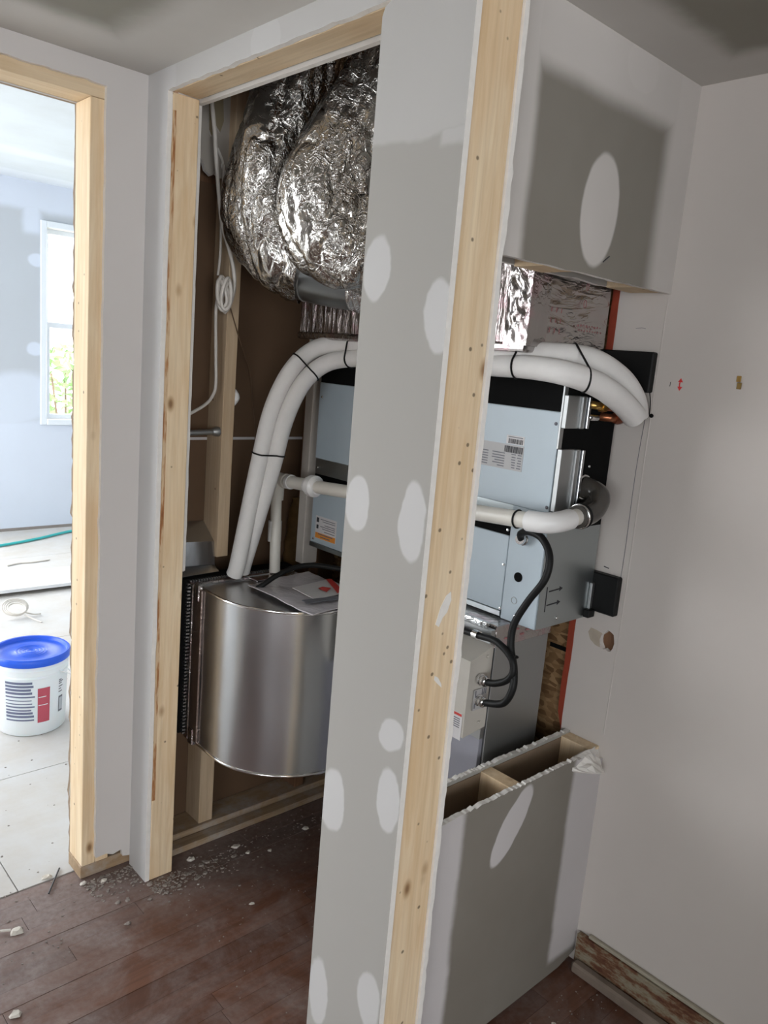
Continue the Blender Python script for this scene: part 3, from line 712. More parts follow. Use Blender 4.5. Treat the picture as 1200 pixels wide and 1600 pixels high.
# --- foil-faced plenum on top of the unit
fp = thing('foil_plenum', 'foil-faced duct board plenum box sitting on the air handler', 'duct plenum', (1.5, 1.45, 1.518))
PX0, PX1, PYA, PYB, PZ0, PZ1 = 1.362, 1.662, 1.062, 1.862, 1.570, 1.86
def wrinkled(name, origin, ua, va, nu, nv, amp, mat, parent, seed, fx=(3, 18)):
    V, Fc = [], []; origin = Vector(origin); ua = Vector(ua); va = Vector(va); n = ua.cross(va).normalized()
    for i in range(nu+1):
        for j in range(nv+1):
            p = origin+ua*(i/nu)+va*(j/nv); e = min(i, nu-i)/nu*8; e2 = min(j, nv-j)/nv*8; k = min(1, e, e2)
            d = noise.noise(Vector((i/nu*fx[0], j/nv*fx[1], seed)))*.7+noise.noise(Vector((i/nu*fx[0]*3, j/nv*fx[1]*2, seed+5)))*.4
            V.append(p+n*amp*d*k)
    for i in range(nu):
        for j in range(nv): a = i*(nv+1)+j; Fc.append((a, a+1, a+nv+2, a+nv+1))
    return raw(name, V, Fc, mat, parent, smooth='all', recalc=False)
box('core_box', PX0+.004, PX1-.001, PYA+.004, PYB-.004, PZ0, PZ1, FOIL_S, fp, .008, 2)
wrinkled('side_facing', (PX0, PYA-.001, PZ0), (PX1-PX0, 0, 0), (0, 0, PZ1-PZ0), 40, 60, .006, FOIL_S, fp, 2.3, (3, 14))
wrinkled('front_facing', (PX0-.001, PYA, PZ0), (0, 0, PZ1-PZ0), (0, PYB-PYA, 0), 24, 160, .007, FOIL_R, fp, 7.1, (2, 60))
wrinkled('corner_tape', (PX0-.011, PYA-.012, PZ0-.004), (0, 0, PZ1-PZ0), (0, .062, 0), 60, 16, .007, FOIL_P, fp, 3.7, (14, 4))
wrinkled('corner_tape', (PX0-.011, PYA-.012, PZ0-.004), (.066, 0, 0), (0, 0, PZ1-PZ0), 14, 50, .003, FOIL_P, fp, 8.2, (3, 6))
box('base_tape', PX0-.008, PX1, PYA-.009, PYB+.006, PZ0-.018, PZ0+.002, FOIL_P, fp, .006, 2)
box('base_collar', 1.40, 1.655, 1.05, 1.86, 1.517, PZ0-.0185, UNITS, fp)
for k, (xa, za, w, h) in enumerate(((1.553, 1.672, .010, .02), (1.555, 1.71, .009, .014), (1.557, 1.735, .012, .008))): 
    ring('print_mark', (xa, PYA-.008, za), (0, 1, 0), w*.5, .0009, INKR, fp, 14, 5, 1.7, (0, 0, 1))
multibox('print_mark', [(1.535+.011*i, 1.535+.011*i+.005, PYA-.0075, PYA-.0068, 1.622+.0012*(i % 3), 1.626+.0012*(i % 2)) for i in range(9)]+[(1.54+.011*i, 1.54+.011*i+.004, PYA-.0075, PYA-.0068, 1.613, 1.616) for i in range(9)], INKR, fp)
multibox('print_mark', [(1.432+.018*i, 1.434+.018*i, PYA-.0075, PYA-.0065, 1.60+.022*j, 1.610+.022*j) for i in range(3) for j in range(3)], INKR, fp)
for i, (yy, zz) in enumerate(((1.62, 1.565), (1.60, 1.565), (1.10, 1.565))): box('tape_tab', 1.392, 1.399, yy, yy+.013, 1.530, 1.553, INKG, fp)

# --- insulated flexible ducts
def crumple(p, s, a):
    b = noise.noise(Vector((p.x*11, p.y*11, p.z*3.2)))*.026
    e = noise.noise(Vector((p.x*18, p.y*18, p.z*6))+Vector((3, 1, 7)))
    m = max(0, min(1, .35+1.7*noise.noise(p*6.5+Vector((9, 2, 4)))))
    w = Vector((noise.noise(p*14), noise.noise(p*14+Vector((5, 5, 5))), noise.noise(p*14+Vector((8, 1, 3)))))*.035
    p2 = p+w
    r1 = abs(noise.noise(Vector((p2.x*30, p2.y*30, p2.z*20)))); r2 = abs(noise.noise(Vector((p2.x*62, p2.y*62, p2.z*48))+Vector((2, 2, 2))))
    return b-.010*math.exp(-abs(e)*9)-(.2+.8*m)*(.010*max(0, .45-r1)+.006*max(0, .4-r2))
def flex(label, pts, r, seg, sub):
    d = thing('flexible_duct', label, 'duct', (pts[0][0], pts[0][1], pts[0][2]), 'foil flexible ducts above the unit')
    tube('foil_jacket', pts, r, FOIL_A, d, seg, sub, True, crumple, 'all')
    return d
da = flex('crumpled silver foil flexible duct nearest the hanging white cable', [(1.285, 1.755, 2.42), (1.262, 1.762, 2.25), (1.228, 1.772, 2.08), (1.196, 1.782, 1.93), (1.190, 1.780, 1.845), (1.205, 1.765, 1.79), (1.235, 1.735, 1.755), (1.262, 1.705, 1.742)], lambda s: .117-.012*max(0, s-.6)*2.5, 128, 26)
db = flex('wider crumpled foil flexible duct beside the drywall column', [(1.38, 1.35, 2.42), (1.335, 1.39, 2.25), (1.262, 1.445, 2.08), (1.202, 1.498, 1.95), (1.178, 1.515, 1.865), (1.186, 1.500, 1.81), (1.225, 1.45, 1.775), (1.29, 1.39, 1.755)], lambda s: .130-.012*max(0, s-.6)*2.5, 128, 26)
tube('metal_elbow', [(1.225, 1.775, 1.722), (1.262, 1.705, 1.706), (1.30, 1.63, 1.694), (1.325, 1.58, 1.69)], .062, steel('dull_duct_elbow', (.22, .23, .235), .35, 1, .15), da, 28, 5)
ring('elbow_seam', (1.262, 1.705, 1.706), (.47, -.87, -.17), .0625, .0022, STEELD, da, 28, 6)
tube('taped_sleeve', [(1.322, 1.585, 1.690), (1.34, 1.55, 1.687), (1.372, 1.48, 1.684)], lambda s: .064+.004*math.sin(s*40), FOIL_T, da, 28, 6)
tube('outlet_collar', [(1.27, 1.41, 1.742), (1.31, 1.37, 1.74), (1.365, 1.32, 1.736)], .085, STEELD, db, 28, 4)

# --- curved sheet-metal return plenum
cp = thing('return_plenum', 'shiny curved sheet-metal return plenum hung low in the closet', 'duct plenum', (1.25, 1.75, .39))
ZB, ZT = .392, .852
prof = [(1.078, 1.905), (1.074, 1.84)]
cx_, cy_, R_ = 1.31, 1.755, .238
for i in range(0, 29):
    a = math.pi+ (math.pi/2)*i/28*1.0
    prof.append((cx_+R_*math.cos(a), cy_+R_*math.sin(a)*1.0))
prof += [(1.36, 1.516), (1.41, 1.5155)]
back = [(1.41, 1.905)]
V = [(x, y_, ZB) for x, y_ in prof]+[(x, y_, ZT) for x, y_ in prof]; n = len(prof)
rows = 14; V = []; Fc = []
for j in range(rows+1):
    z = ZB+(ZT-ZB)*j/rows
    for i, (x, y_) in enumerate(prof):
        b = .0016*noise.noise(Vector((x*9, y_*9, z*5)))
        V.append((x-b, y_-b, z))
for j in range(rows):
    for i in range(n-1): Fc.append((j*n+i, j*n+i+1, (j+1)*n+i+1, (j+1)*n+i))
raw('curved_shell', V, Fc, STEEL, cp, smooth='all')
full = prof+back
panel('top_sheet', 2, full, ZT-.006, ZT-.004, steel('dark_top_sheet', (.55, .55, .55), .3, 0), None, cp)
panel('bottom_sheet', 2, full, ZB+.004, ZB+.006, STEELD, None, cp)
box('back_sheet', 1.076, 1.41, 1.903, 1.906, ZB, ZT-.004, STEELD, cp)
tube('top_seam', [(x, y_, ZT) for x, y_ in prof], .0042, CHROME, cp, 8, 1)
tube('bottom_seam', [(x, y_, ZB) for x, y_ in prof], .0046, CHROME, cp, 8, 1)
screw((1.385, 1.513, .80), (0, -1, 0), cp); screw((1.38, 1.513, .43), (0, -1, 0), cp); screw((1.36, 1.513, .415), (0, -1, 0), cp, .003)
box('foil_flange', 1.066, 1.415, 1.885, 1.915, ZB-.006, ZT+.004, FOIL_P, cp, .004)
box('foil_wrap', 1.0668, 1.0735, 1.838, 1.886, ZB+.002, ZT-.002, foil('brown_taped_foil', (.45, .36, .32), .34, 20, .3), cp, .002)
box('tape_end', 1.064, 1.082, 1.855, 1.885, ZB-.012, ZB+.04, FOIL_P, cp, .004); box('tape_end', 1.064, 1.083, 1.85, 1.88, ZT-.04, ZT+.012, FOIL_P, cp, .004)
box('wall_collar', 1.052, 1.43, 1.917, 1.966, ZB+.004, .862, BLACK, cp, .003)
for i in range(42): pass
multibox('collar_stitching', [(1.0618, 1.0655, 1.9075, 1.9165, ZB+.004+i*.0105, ZB+.009+i*.0105) for i in range(44)]+[(1.07+i*.0085, 1.074+i*.0085, 1.9075, 1.9165, ZT+.0045, ZT+.0075) for i in range(36)], STEELD, cp)
box('tape_strip', 1.25, 1.41, 1.845, 1.902, ZT-.0035, ZT+.001, FOIL_P, cp, .001)

# sheet-metal boot standing in the stud bay
bt = thing('duct_boot', 'small galvanised duct boot in the stud bay above the plenum', 'duct', (1.14, 2.0, .866))
V = [(1.035, 1.975, .868), (1.186, 1.975, .868), (1.035, 1.985, .955), (1.186, 1.985, .945), (1.035, 2.052, 1.0), (1.186, 2.052, .995), (1.186, 2.052, .868), (1.035, 2.052, .868)]
raw('boot_body', V, [(0, 1, 3, 2), (2, 3, 5, 4), (1, 6, 5, 3), (0, 2, 4, 7), (0, 7, 6, 1), (4, 5, 6, 7)], STEEL, bt)
box('boot_lip', 1.03, 1.186, 1.968, 1.976, .864, .873, CHROME, bt, .001)
raw('boot_flap', [(1.04, 1.93, .866), (1.18, 1.94, .866), (1.18, 1.972, .878), (1.04, 1.972, .882), (1.04, 1.93, .864), (1.18, 1.94, .864), (1.18, 1.972, .864), (1.04, 1.972, .864)], [(0, 1, 2, 3), (4, 7, 6, 5), (0, 4, 5, 1), (1, 5, 6, 2), (2, 6, 7, 3), (3, 7, 4, 0)], STEEL, bt)

# --- supply duct under the unit, with the electric heater box on its front
sd = thing('supply_duct', 'tall galvanised supply duct standing below the air handler', 'duct', (1.51, 1.4, 0))
DYA = 1.078
box('duct_body', 1.402, 1.612, DYA, 1.49, .0, .905, STEELD, sd, .002)
box('seam_bar', 1.398, 1.412, DYA-.004, DYA-.0003, .0, .90, STEELD, sd, .001)
box('foil_band', 1.396, 1.616, DYA-.003, 1.493, .875, .9305, FOIL_P, sd, .002)
box('front_foil', 1.385, 1.3958, DYA+.015, 1.49, .885, .935, FOIL_T, sd, .004, 2)
multibox('print_mark', [(1.43+.02*i, 1.442+.02*i, DYA-.0045, DYA-.003, .893+.008*(i % 3), .897+.008*(i % 3)) for i in range(9)], INKR, sd)
box('lower_sheet', 1.388, 1.4015, DYA+.004, 1.49, .0, .875, GREYP, sd, .001)
hb = thing('duct_heater', 'cream duct heater box with two cable connectors on the supply duct', 'heater', (1.345, 1.2, .68))
box('mounting_flange', 1.372, 1.3875, 1.070, 1.47, .655, .925, STEELD, hb, .001)
V = [(1.300, 1.062, .683), (1.300, 1.45, .683), (1.300, 1.062, .868), (1.300, 1.45, .868), (1.3715, 1.058, .695), (1.3715, 1.45, .695), (1.3715, 1.058, .893), (1.3715, 1.45, .893)]
raw('cover', V, [(0, 2, 3, 1), (4, 5, 7, 6), (0, 4, 6, 2), (1, 3, 7, 5), (2, 6, 7, 3), (0, 1, 5, 4)], CREAM, hb)
hl = box('instruction_label', 1.2988, 1.2998, 1.068, 1.13, .675, .739, LABEL, hb)
box('red_band', 1.2984, 1.2988, 1.070, 1.128, .732, .738, REDP, hl)
multibox('print_lines', [(1.2984, 1.2988, 1.074, 1.124-.004*(i % 3), .724-.0052*i, .7262-.0052*i) for i in range(5)], INKG, hl)
dl = box('wiring_label', 1.318, 1.362, 1.0560, 1.0592, .747, .797, LABELG, hb)
multibox('print_lines', [(1.344+.006*i, 1.3465+.006*i, 1.0555, 1.0560, .782, .796) for i in range(3)]+[(1.321, 1.3245, 1.0555, 1.0560, .752, .795)], INKG, dl)
for (xx, zz) in ((1.352, .872), (1.346, .712)): screw((xx, 1.057, zz), (0, -1, 0), hb, .004, CREAM)
for zz, nm in ((.822, 'a'), (.772, 'b')):
    cn = lathe('cable_connector', [(.0, .0), (.013, 0), (.0135, .006), (.011, .007), (.011, .013), (.013, .014), (.0125, .020), (.009, .023), (0, .023)], (1.332, 1.0575, zz), CHROME, hb, (0, -1, 0), 14)

# --- cables
def cable(name, label, pts, r, mat, cat='cable', sub=7, seg=10):
    return tag(tube(name, pts, r, mat, None, seg, sub), label, cat)
k1 = thing('power_cable', 'thick black power cable looping from the unit down to the heater', 'cable', (1.44, 1.063, 1.143))
tube('sheath', [(1.436, 1.066, 1.138), (1.420, 1.056, 1.153), (1.405, 1.022, 1.166), (1.398, .982, 1.160), (1.390, .952, 1.128), (1.38, .949, 1.08), (1.37, .979, 1.022), (1.36, 1.001, .965), (1.355, .999, .915), (1.345, .976, .873), (1.335, .966, .831), (1.331, .984, .792), (1.332, 1.033, .773)], .0085, BLACKP, k1, 10, 8)
lathe('cable_connector', [(0, 0), (.014, 0), (.0145, .005), (.012, .006), (.012, .012), (.0135, .013), (.012, .018), (0, .018)], (1.449, 1.068, 1.134), CHROME, k1, (-1, -.1, .15), 12)
ring('cable_tie', (1.352, .989, .895), (.1, .1, 1), .012, .0022, BLACKP, k1, 14, 6)
k2 = thing('power_cable', 'short black cable curving between the foil duct and the heater', 'cable', (1.36, 1.15, .9))
tube('sheath', [(1.372, 1.35, .917), (1.360, 1.2, .905), (1.352, 1.095, .911), (1.345, 1.033, .917), (1.34, .985, .898), (1.338, .972, .870), (1.335, .984, .845), (1.332, 1.012, .828), (1.332, 1.036, .822)], .008, BLACKP, k2, 10, 8)
tube('conduit_fitting', [(1.3535, 1.105, .9105), (1.351, 1.088, .9115)], .011, CHROME, k2, 10, 1)
cable('power_cable', 'black cable lying across the drum top below the unit', [(1.45, 1.62, .905), (1.40, 1.66, .918), (1.35, 1.71, .922), (1.30, 1.735, .915), (1.25, 1.75, .893), (1.215, 1.76, .870), (1.20, 1.77, .858)], .0075, BLACKP)
rx = thing('electrical_cable', 'white electrical cable hanging in a tied coil on the closet stud', 'cable', (1.165, 1.95, 1.65))
tube('sheath', [(1.10, 1.962, 2.3), (1.104, 1.958, 2.155), (1.112, 1.95, 2.064), (1.130, 1.95, 1.927), (1.147, 1.95, 1.832), (1.169, 1.945, 1.77), (1.185, 1.945, 1.722), (1.190, 1.945, 1.671), (1.178, 1.945, 1.624), (1.162, 1.945, 1.602)], .0055, ROMEX, rx, 8, 8)
for i, (cx0, rr0, tl, dy) in enumerate(((1.152, .026, .25, 0), (1.160, .024, -.15, -.008), (1.146, .022, .5, -.004), (1.168, .02, -.4, .004))):
    pts = []
    for k in range(13):
        a = 2*math.pi*k/12; px, pz = rr0*.62*math.cos(a), rr0*1.75*math.sin(a)
        pts.append((cx0+px*math.cos(tl)-pz*math.sin(tl)*.5, 1.941+dy+.004*math.sin(a*2), 1.652+px*math.sin(tl)+pz*math.cos(tl)))
    tube('coil_loop', pts, .0052, ROMEX, rx, 8, 4)
tube('tail', [(1.156, 1.941, 1.69), (1.148, 1.948, 1.66), (1.145, 1.96, 1.61), (1.150, 1.96, 1.495), (1.154, 1.96, 1.407), (1.143, 1.955, 1.375), (1.115, 1.945, 1.350), (1.06, 1.93, 1.325)], .0045, ROMEX, rx, 8, 8)
cable('electrical_cable', 'thin white cable running down beside the broken plaster', [(1.165, 1.985, 1.99), (1.163, 1.982, 1.93), (1.160, 1.978, 1.85), (1.158, 1.972, 1.76), (1.150, 1.966, 1.70)], .0035, ROMEX)
cable('thermostat_wire', 'thin brown wire hanging in front of the brown board', [(1.176, 1.94, 1.622), (1.218, 1.962, 1.553), (1.27, 2.0, 1.49), (1.308, 2.03, 1.446), (1.338, 2.05, 1.35), (1.350, 2.05, 1.28), (1.353, 2.05, 1.212), (1.345, 2.05, 1.15), (1.33, 2.05, 1.092)], .0018, plain('brown_wire', (.12, .07, .04), .6), 'wire')
cd = thing('conduit', 'short grey metal conduit stub ending at the closet stud', 'conduit', (1.10, 1.985, 1.27))
tube('pipe', [(1.03, 1.985, 1.264), (1.165, 1.985, 1.270)], .0085, STEELD, cd, 12, 1)
lathe('end_fitting', [(0, 0), (.009, 0), (.014, .012), (.0145, .02), (0, .02)], (1.164, 1.985, 1.270), STEELD, cd, (1, 0, .04), 12)
foam = thing('insulation_tuft', 'white tuft of insulation stuck to the side of the closet stud', 'insulation', (1.228, 1.975, 1.36))
v, f = tubedata([(1.2265, 1.985, 1.345), (1.231, 1.98, 1.36), (1.232, 1.978, 1.375), (1.2275, 1.982, 1.392)], lambda s: .004+.007*math.sin(math.pi*s), 8, 5, True, lambda p, s, a: .003*noise.noise(p*90)); raw('tuft', v, f, FOAMW, foam, smooth='all')

# --- insulated refrigerant lines
ls = thing('line_set', 'pair of thick white insulated refrigerant pipes arching over the unit', 'pipe', (1.22, 1.86, .87))
PA = [(1.197, 1.885, .868), (1.200, 1.875, .90), (1.213, 1.862, 1.02), (1.232, 1.84, 1.206), (1.251, 1.82, 1.352), (1.286, 1.79, 1.462), (1.345, 1.765, 1.526), (1.388, 1.69, 1.545), (1.392, 1.534, 1.548), (1.392, 1.308, 1.547), (1.392, 1.169, 1.546), (1.412, 1.050, 1.553), (1.491, .985, 1.550), (1.580, .962, 1.518), (1.640, .953, 1.474), (1.662, .950, 1.430)]
PB = [(1.236, 1.905, .868), (1.236, 1.895, .90), (1.247, 1.862, 1.021), (1.268, 1.825, 1.19), (1.281, 1.797, 1.325), (1.304, 1.762, 1.425), (1.350, 1.735, 1.483), (1.383, 1.67, 1.507), (1.386, 1.531, 1.514), (1.386, 1.305, 1.518), (1.382, 1.162, 1.520), (1.376, 1.048, 1.522), (1.399, .968, 1.515), (1.476, .940, 1.496), (1.560, .932, 1.464), (1.618, .930, 1.434)]
def prad(s): return .0235+.0035*max(0, min(1, (s-.6)/.3))
sa = tube('insulation_sleeve', PA, prad, FOAMW, ls, 20, 8)
sb = tube('insulation_sleeve', PB, prad, FOAMW, ls, 20, 8)
SPA, SPB = smooth_path(PA, 8), smooth_path(PB, 8)
def tie(target):
    """a strap drawn tight round both sleeves where they pass the target point"""
    T = Vector(target); i = min(range(1, len(SPA)-1), key=lambda k: (SPA[k]-T).length); j = min(range(1, len(SPB)-1), key=lambda k: (SPB[k]-SPA[i]).length)
    a_, b_ = SPA[i], SPB[j]; R = prad(i/(len(SPA)-1))+.0012
    n_ = (SPA[i+1]-SPA[i-1]).normalized(); u = (b_-a_); u = (u-n_*u.dot(n_)).normalized(); w = n_.cross(u); L_ = []
    for k in range(13): th = math.pi/2+math.pi*k/12; L_.append(a_+u*math.cos(th)*R+w*math.sin(th)*R)
    for k in range(13): th = -math.pi/2+math.pi*k/12; L_.append(b_+u*math.cos(th)*R+w*math.sin(th)*R)
    L_.append(L_[0]); tube('cable_tie', L_, .0024, BLACKP, ls, 6, 1)
for tp in ((1.236, 1.837, 1.225), (1.305, 1.78, 1.49), (1.402, 1.083, 1.551), (1.455, 1.010, 1.553), (1.392, 1.66, 1.546)): tie(tp)
lathe('sleeve_end', [(0, .0002), (.012, .0002), (.012, -.002)], (1.662, .950, 1.429), BLACK, sa, (.3, 0, -1), 14)
tube('drip_wire', [(1.672, .936, 1.50), (1.684, .934, 1.47), (1.687, .934, 1.44), (1.683, .936, 1.43)], .0012, BLACK, ls, 5, 4)
lathe('cap_nub', [(0, .004), (.004, .003), (.005, 0), (0, -.004)], (1.684, .926, 1.437), BLACK, ls, (-1, -.4, 0), 10)

# --- condensate drain
dp = thing('drain_pipe', 'white PVC condensate drain running across the front of the unit', 'pipe', (1.365, 1.45, .86))
tube('long_run', [(1.365, 1.745, 1.1425), (1.365, 1.35, 1.172), (1.365, .995, 1.199)], .0185, PVC, dp, 18, 1)
tube('short_run', [(1.362, 1.90, 1.135), (1.365, 1.785, 1.140)], .0185, PVC, dp, 18, 1)
tube('elbow', [(1.365, 1.0, 1.1985), (1.368, .968, 1.201), (1.382, .950, 1.203), (1.41, .946, 1.205), (1.442, .948, 1.207)], .0228, PVCW, dp, 18, 6)
tube('stub_run', [(1.442, .948, 1.207), (1.478, .950, 1.210)], .0185, PVC, dp, 16, 1)
lathe('union_nut', [(0, 0), (.022, 0), (.024, .006), (.031, .010), (.031, .030), (.026, .034), (.024, .046), (0, .046)], (1.365, 1.738, 1.143), PVCW, dp, (0, 1, -.03), 20)
lathe('coupling', [(0, 0), (.022, 0), (.0225, .012), (.0195, .014), (0, .014)], (1.3635, 1.862, 1.1365), PVCW, dp, (0, 1, -.05), 18)
tube('tee', [(1.361, 1.885, 1.1355), (1.356, 1.93, 1.134)], .0225, PVC, dp, 18, 1)
tube('tee', [(1.352, 1.915, 1.145), (1.350, 1.915, 1.075)], .0215, PVC, dp, 16, 1)
tube('drop_pipe', [(1.350, 1.915, 1.08), (1.347, 1.905, .985), (1.342, 1.89, .856)], .0165, PVC, dp, 16, 1)
lathe('coupling', [(0, 0), (.0205, 0), (.0205, .062), (0, .062)], (1.3485, 1.9105, .948), PVCW, dp, (.02, .05, 1), 16)
tube('rubber_trap', [(1.470, .949, 1.2095), (1.500, .950, 1.2115), (1.540, .953, 1.222), (1.568, .962, 1.245), (1.572, .985, 1.258), (1.566, 1.006, 1.262)], .026, RUBBER, dp, 20, 6)
ring('hose_clamp', (1.478, .949, 1.210), (1, .03, .08), .0265, .0028, CHROME, dp, 24, 6)
ring('hose_clamp', (1.490, .9495, 1.211), (1, .03, .1), .0268, .0022, BLACKP, dp, 24, 6)
ring('drain_flange', (1.564, 1.003, 1.263), (0, 1, 0), .026, .004, CHROME, dp, 22, 6)
ring('cable_tie', (1.365, 1.028, 1.1965), (0, 1, -.07), .0195, .0022, BLACKP, dp, 22, 6)

# --- timber and foam beside the unit
tag(box('post', 1.452, 1.508, 1.90, 1.938, .866, 1.56, plain('white_primed_wood', (.46, .42, .38), .7, var=.1), None, .002), 'whitewashed timber post standing at the far side of the unit', 'post')
v, f = tubedata([(1.50, 2.03, .82), (1.515, 2.03, .90), (1.52, 2.03, .98), (1.515, 2.035, 1.05)], lambda s: .012+.022*math.sin(math.pi*min(1, s+.1))**.5, 14, 6, True, lambda p, s, a: .008*noise.noise(p*40))
tag(raw('spray_foam', v, f, FOAMY, None, smooth='all'), 'lumpy yellow spray foam in the dark gap behind the post', 'foam')

# --- document pouch on the drum
dpz = ZT+.003
pc = thing('document_pouch', 'clear plastic pouch of papers lying on top of the metal drum', 'pouch', (1.32, 1.68, dpz))
def sheet(name, corners, nu, nv, amp, mat, parent, seed, th=.003):
    c = [Vector(p) for p in corners]; V, Fc = [], []
    for i in range(nu+1):
        for j in range(nv+1):
            a, b = i/nu, j/nv; p = c[0]*(1-a)*(1-b)+c[1]*a*(1-b)+c[2]*a*b+c[3]*(1-a)*b; p.z += amp*(.6+noise.noise(Vector((a*3, b*3, seed)))+.4*noise.noise(Vector((a*8, b*8, seed)))); V.append(p)
    k = len(V); V += [p-Vector((0, 0, th)) for p in V]
    for i in range(nu):
        for j in range(nv): a = i*(nv+1)+j; Fc += [(a, a+1, a+nv+2, a+nv+1), (k+a, k+a+nv+1, k+a+nv+2, k+a+1)]
    for i in range(nu): a = i*(nv+1); b = a+nv; Fc += [(a, a+nv+1, k+a+nv+1, k+a), (b, k+b, k+b+nv+1, b+nv+1)]
    for j in range(nv): a = j; b = nu*(nv+1)+j; Fc += [(a, k+a, k+a+1, a+1), (b, b+1, k+b+1, k+b)]
    return raw(name, V, Fc, mat, parent, smooth=True)
sheet('plastic_bag', [(1.19, 1.80, dpz+.004), (1.195, 1.505, dpz+.004), (1.395, 1.525, dpz+.006), (1.425, 1.83, dpz+.008)], 20, 20, .005, FILM, pc, 1.7)
mp = sheet('manual_cover', [(1.270, 1.70, dpz+.014), (1.265, 1.585, dpz+.013), (1.40, 1.60, dpz+.015), (1.415, 1.715, dpz+.017)], 8, 8, .001, LABEL, pc, 3.1, .002)
raw('red_emblem', [(1.325, 1.655, dpz+.0175), (1.325, 1.615, dpz+.0172), (1.36, 1.640, dpz+.018), (1.345, 1.66, dpz+.018)], [(0, 1, 2, 3)], REDP, mp, recalc=False)
raw('red_stripe', [(1.345, 1.592, dpz+.0178), (1.372, 1.596, dpz+.018), (1.414, 1.706, dpz+.0195), (1.398, 1.712, dpz+.0195)], [(0, 1, 2, 3)], REDP, mp, recalc=False)
sheet('dark_strap', [(1.225, 1.595, dpz+.015), (1.22, 1.568, dpz+.015), (1.39, 1.55, dpz+.014), (1.39, 1.57, dpz+.014)], 8, 3, .001, INKG, pc, 5.1, .002)

# ================================================================== LOOSE THINGS
# --- bucket
BX, BY = 1.0, 2.985
bk = thing('bucket', 'white plastic compound bucket with a blue lid beyond the doorway', 'bucket', (BX, BY, 0))
BH = .300
lathe('body', [(0, .002), (.118, .002), (.123, .008), (.130, .20), (.1305, .232), (.134, .234), (.134, .240), (.132, .242), (.133, .262), (.136, .264), (.136, .27), (.134, .272), (.134, .285), (.0, .285)], (BX, BY, 0), BUCKETM, bk, seg=48)
lathe('lid', [(0, .298), (.012, .2985), (.016, .3005), (.02, .2985), (.028, .2985), (.031, .3005), (.035, .2985), (.041, .2985), (.044, .3005), (.047, .2985), (.053, .2985), (.056, .3005), (.059, .2985), (.118, .2975), (.125, .300), (.130, .311), (.137, .312), (.141, .308), (.142, .286), (.139, .282), (.135, .282), (.135, .287), (0, .287)], (BX, BY, 0), BLUEP, bk, seg=48)
def wrap(name, a0, a1, z0, z1, mat, n=8, off=.0008):
    V, Fc = [], []
    rad = lambda z: .123+(z-.008)/(.192)*.007+off
    for i in range(n+1):
        a = a0+(a1-a0)*i/n
        for z in (z0, z1): V.append((BX+rad(z)*math.cos(a), BY+rad(z)*math.sin(a), z))
    for i in range(n): Fc.append((2*i, 2*i+2, 2*i+3, 2*i+1))
    return raw(name, V, Fc, mat, lab, recalc=False, smooth='all')
lab = bk
view = math.atan2(-BY, -BX)
q = random.Random(5)
lab_ = None
V, Fc = [], []
for zc_ in [.215-.0135*i for i in range(12)]:
    rad = .123+(zc_-.008)/.192*.007+.0008; a1 = view+.10-q.uniform(0, .12); a0 = view-.75; th = q.choice((.004, .006, .009))
    for i in range(10):
        a = a0+(a1-a0)*i/10; b = a0+(a1-a0)*(i+1)/10; k = len(V)
        V += [(BX+rad*math.cos(a), BY+rad*math.sin(a), zc_), (BX+rad*math.cos(b), BY+rad*math.sin(b), zc_), (BX+rad*math.cos(b), BY+rad*math.sin(b), zc_+th), (BX+rad*math.cos(a), BY+rad*math.sin(a), zc_+th)]; Fc.append((k, k+1, k+2, k+3))
raw('printed_text', V, Fc, plain('faded_blue_black_print', (.13, .14, .22), .5), bk, recalc=False)
lab = bk
wrap('red_block', view+.17, view+.52, .055, .195, plain('faded_red_block', (.42, .07, .10), .5), 8)
for i, z in enumerate((.125, .158)): wrap('block_line', view+.19, view+.46-.05*i, z, z+.003, BUCKETM, 6, .0014)
for i, z in enumerate((.205, .198, .19, .178, .168, .156)): wrap('side_text', view+.83, view+.83+q.uniform(.1, .2), z, z+.004, INKG, 4)
wrap('barcode_frame', view+.84, view+1.02, .075, .14, INKG, 4); wrap('barcode_field', view+.86, view+1.00, .083, .133, plain('pale_grey_print', (.42, .45, .48), .5), 4, .0014)
tube('handle', [(BX+.137*math.cos(view+.80), BY+.137*math.sin(view+.80), .247), (BX+.145*math.cos(view+1.0), BY+.145*math.sin(view+1.0), .232), (BX+.15*math.cos(view+1.3), BY+.15*math.sin(view+1.3), .205), (BX+.155*math.cos(view+1.8), BY+.155*math.sin(view+1.8), .18), (BX+.15*math.cos(view+2.4), BY+.15*math.sin(view+2.4), .2), (BX+.138*math.cos(view+3.2), BY+.138*math.sin(view+3.2), .25)], .002, CHROME, bk, 6, 5)

# --- far-room floor things
tag(raw('drywall_offcut', [(.6, 4.62, .022), (2.6, 4.56, .022), (2.7, 4.86, .022), (.7, 5.02, .022), (.6, 4.62, .042), (2.6, 4.56, .042), (2.7, 4.86, .042), (.7, 5.02, .042)], [(0, 1, 2, 3), (4, 7, 6, 5), (0, 4, 5, 1), (1, 5, 6, 2), (2, 6, 7, 3), (3, 7, 4, 0)], plain('white_board', (.74, .75, .76), .8, var=.03)), 'long white board offcut lying across the far room floor', 'board')
box_o = tag(box('support_batten', .75, 2.55, 4.75, 4.80, .0, .022, PINE_X), 'wooden batten under the long white board offcut', 'batten')
tag(tube('hose', [(.9, 5.62, .012), (1.3, 5.63, .012), (1.707, 5.726, .012), (2.0, 5.83, .012), (2.305, 5.976, .012), (2.7, 6.05, .012)], .010, TEAL, None, 8, 8), 'teal hose lying along the base of the far wall', 'hose')
wc = thing('wire_coil', 'small loose coil of white cable on the far room floor', 'wire', (1.36, 4.21, 0))
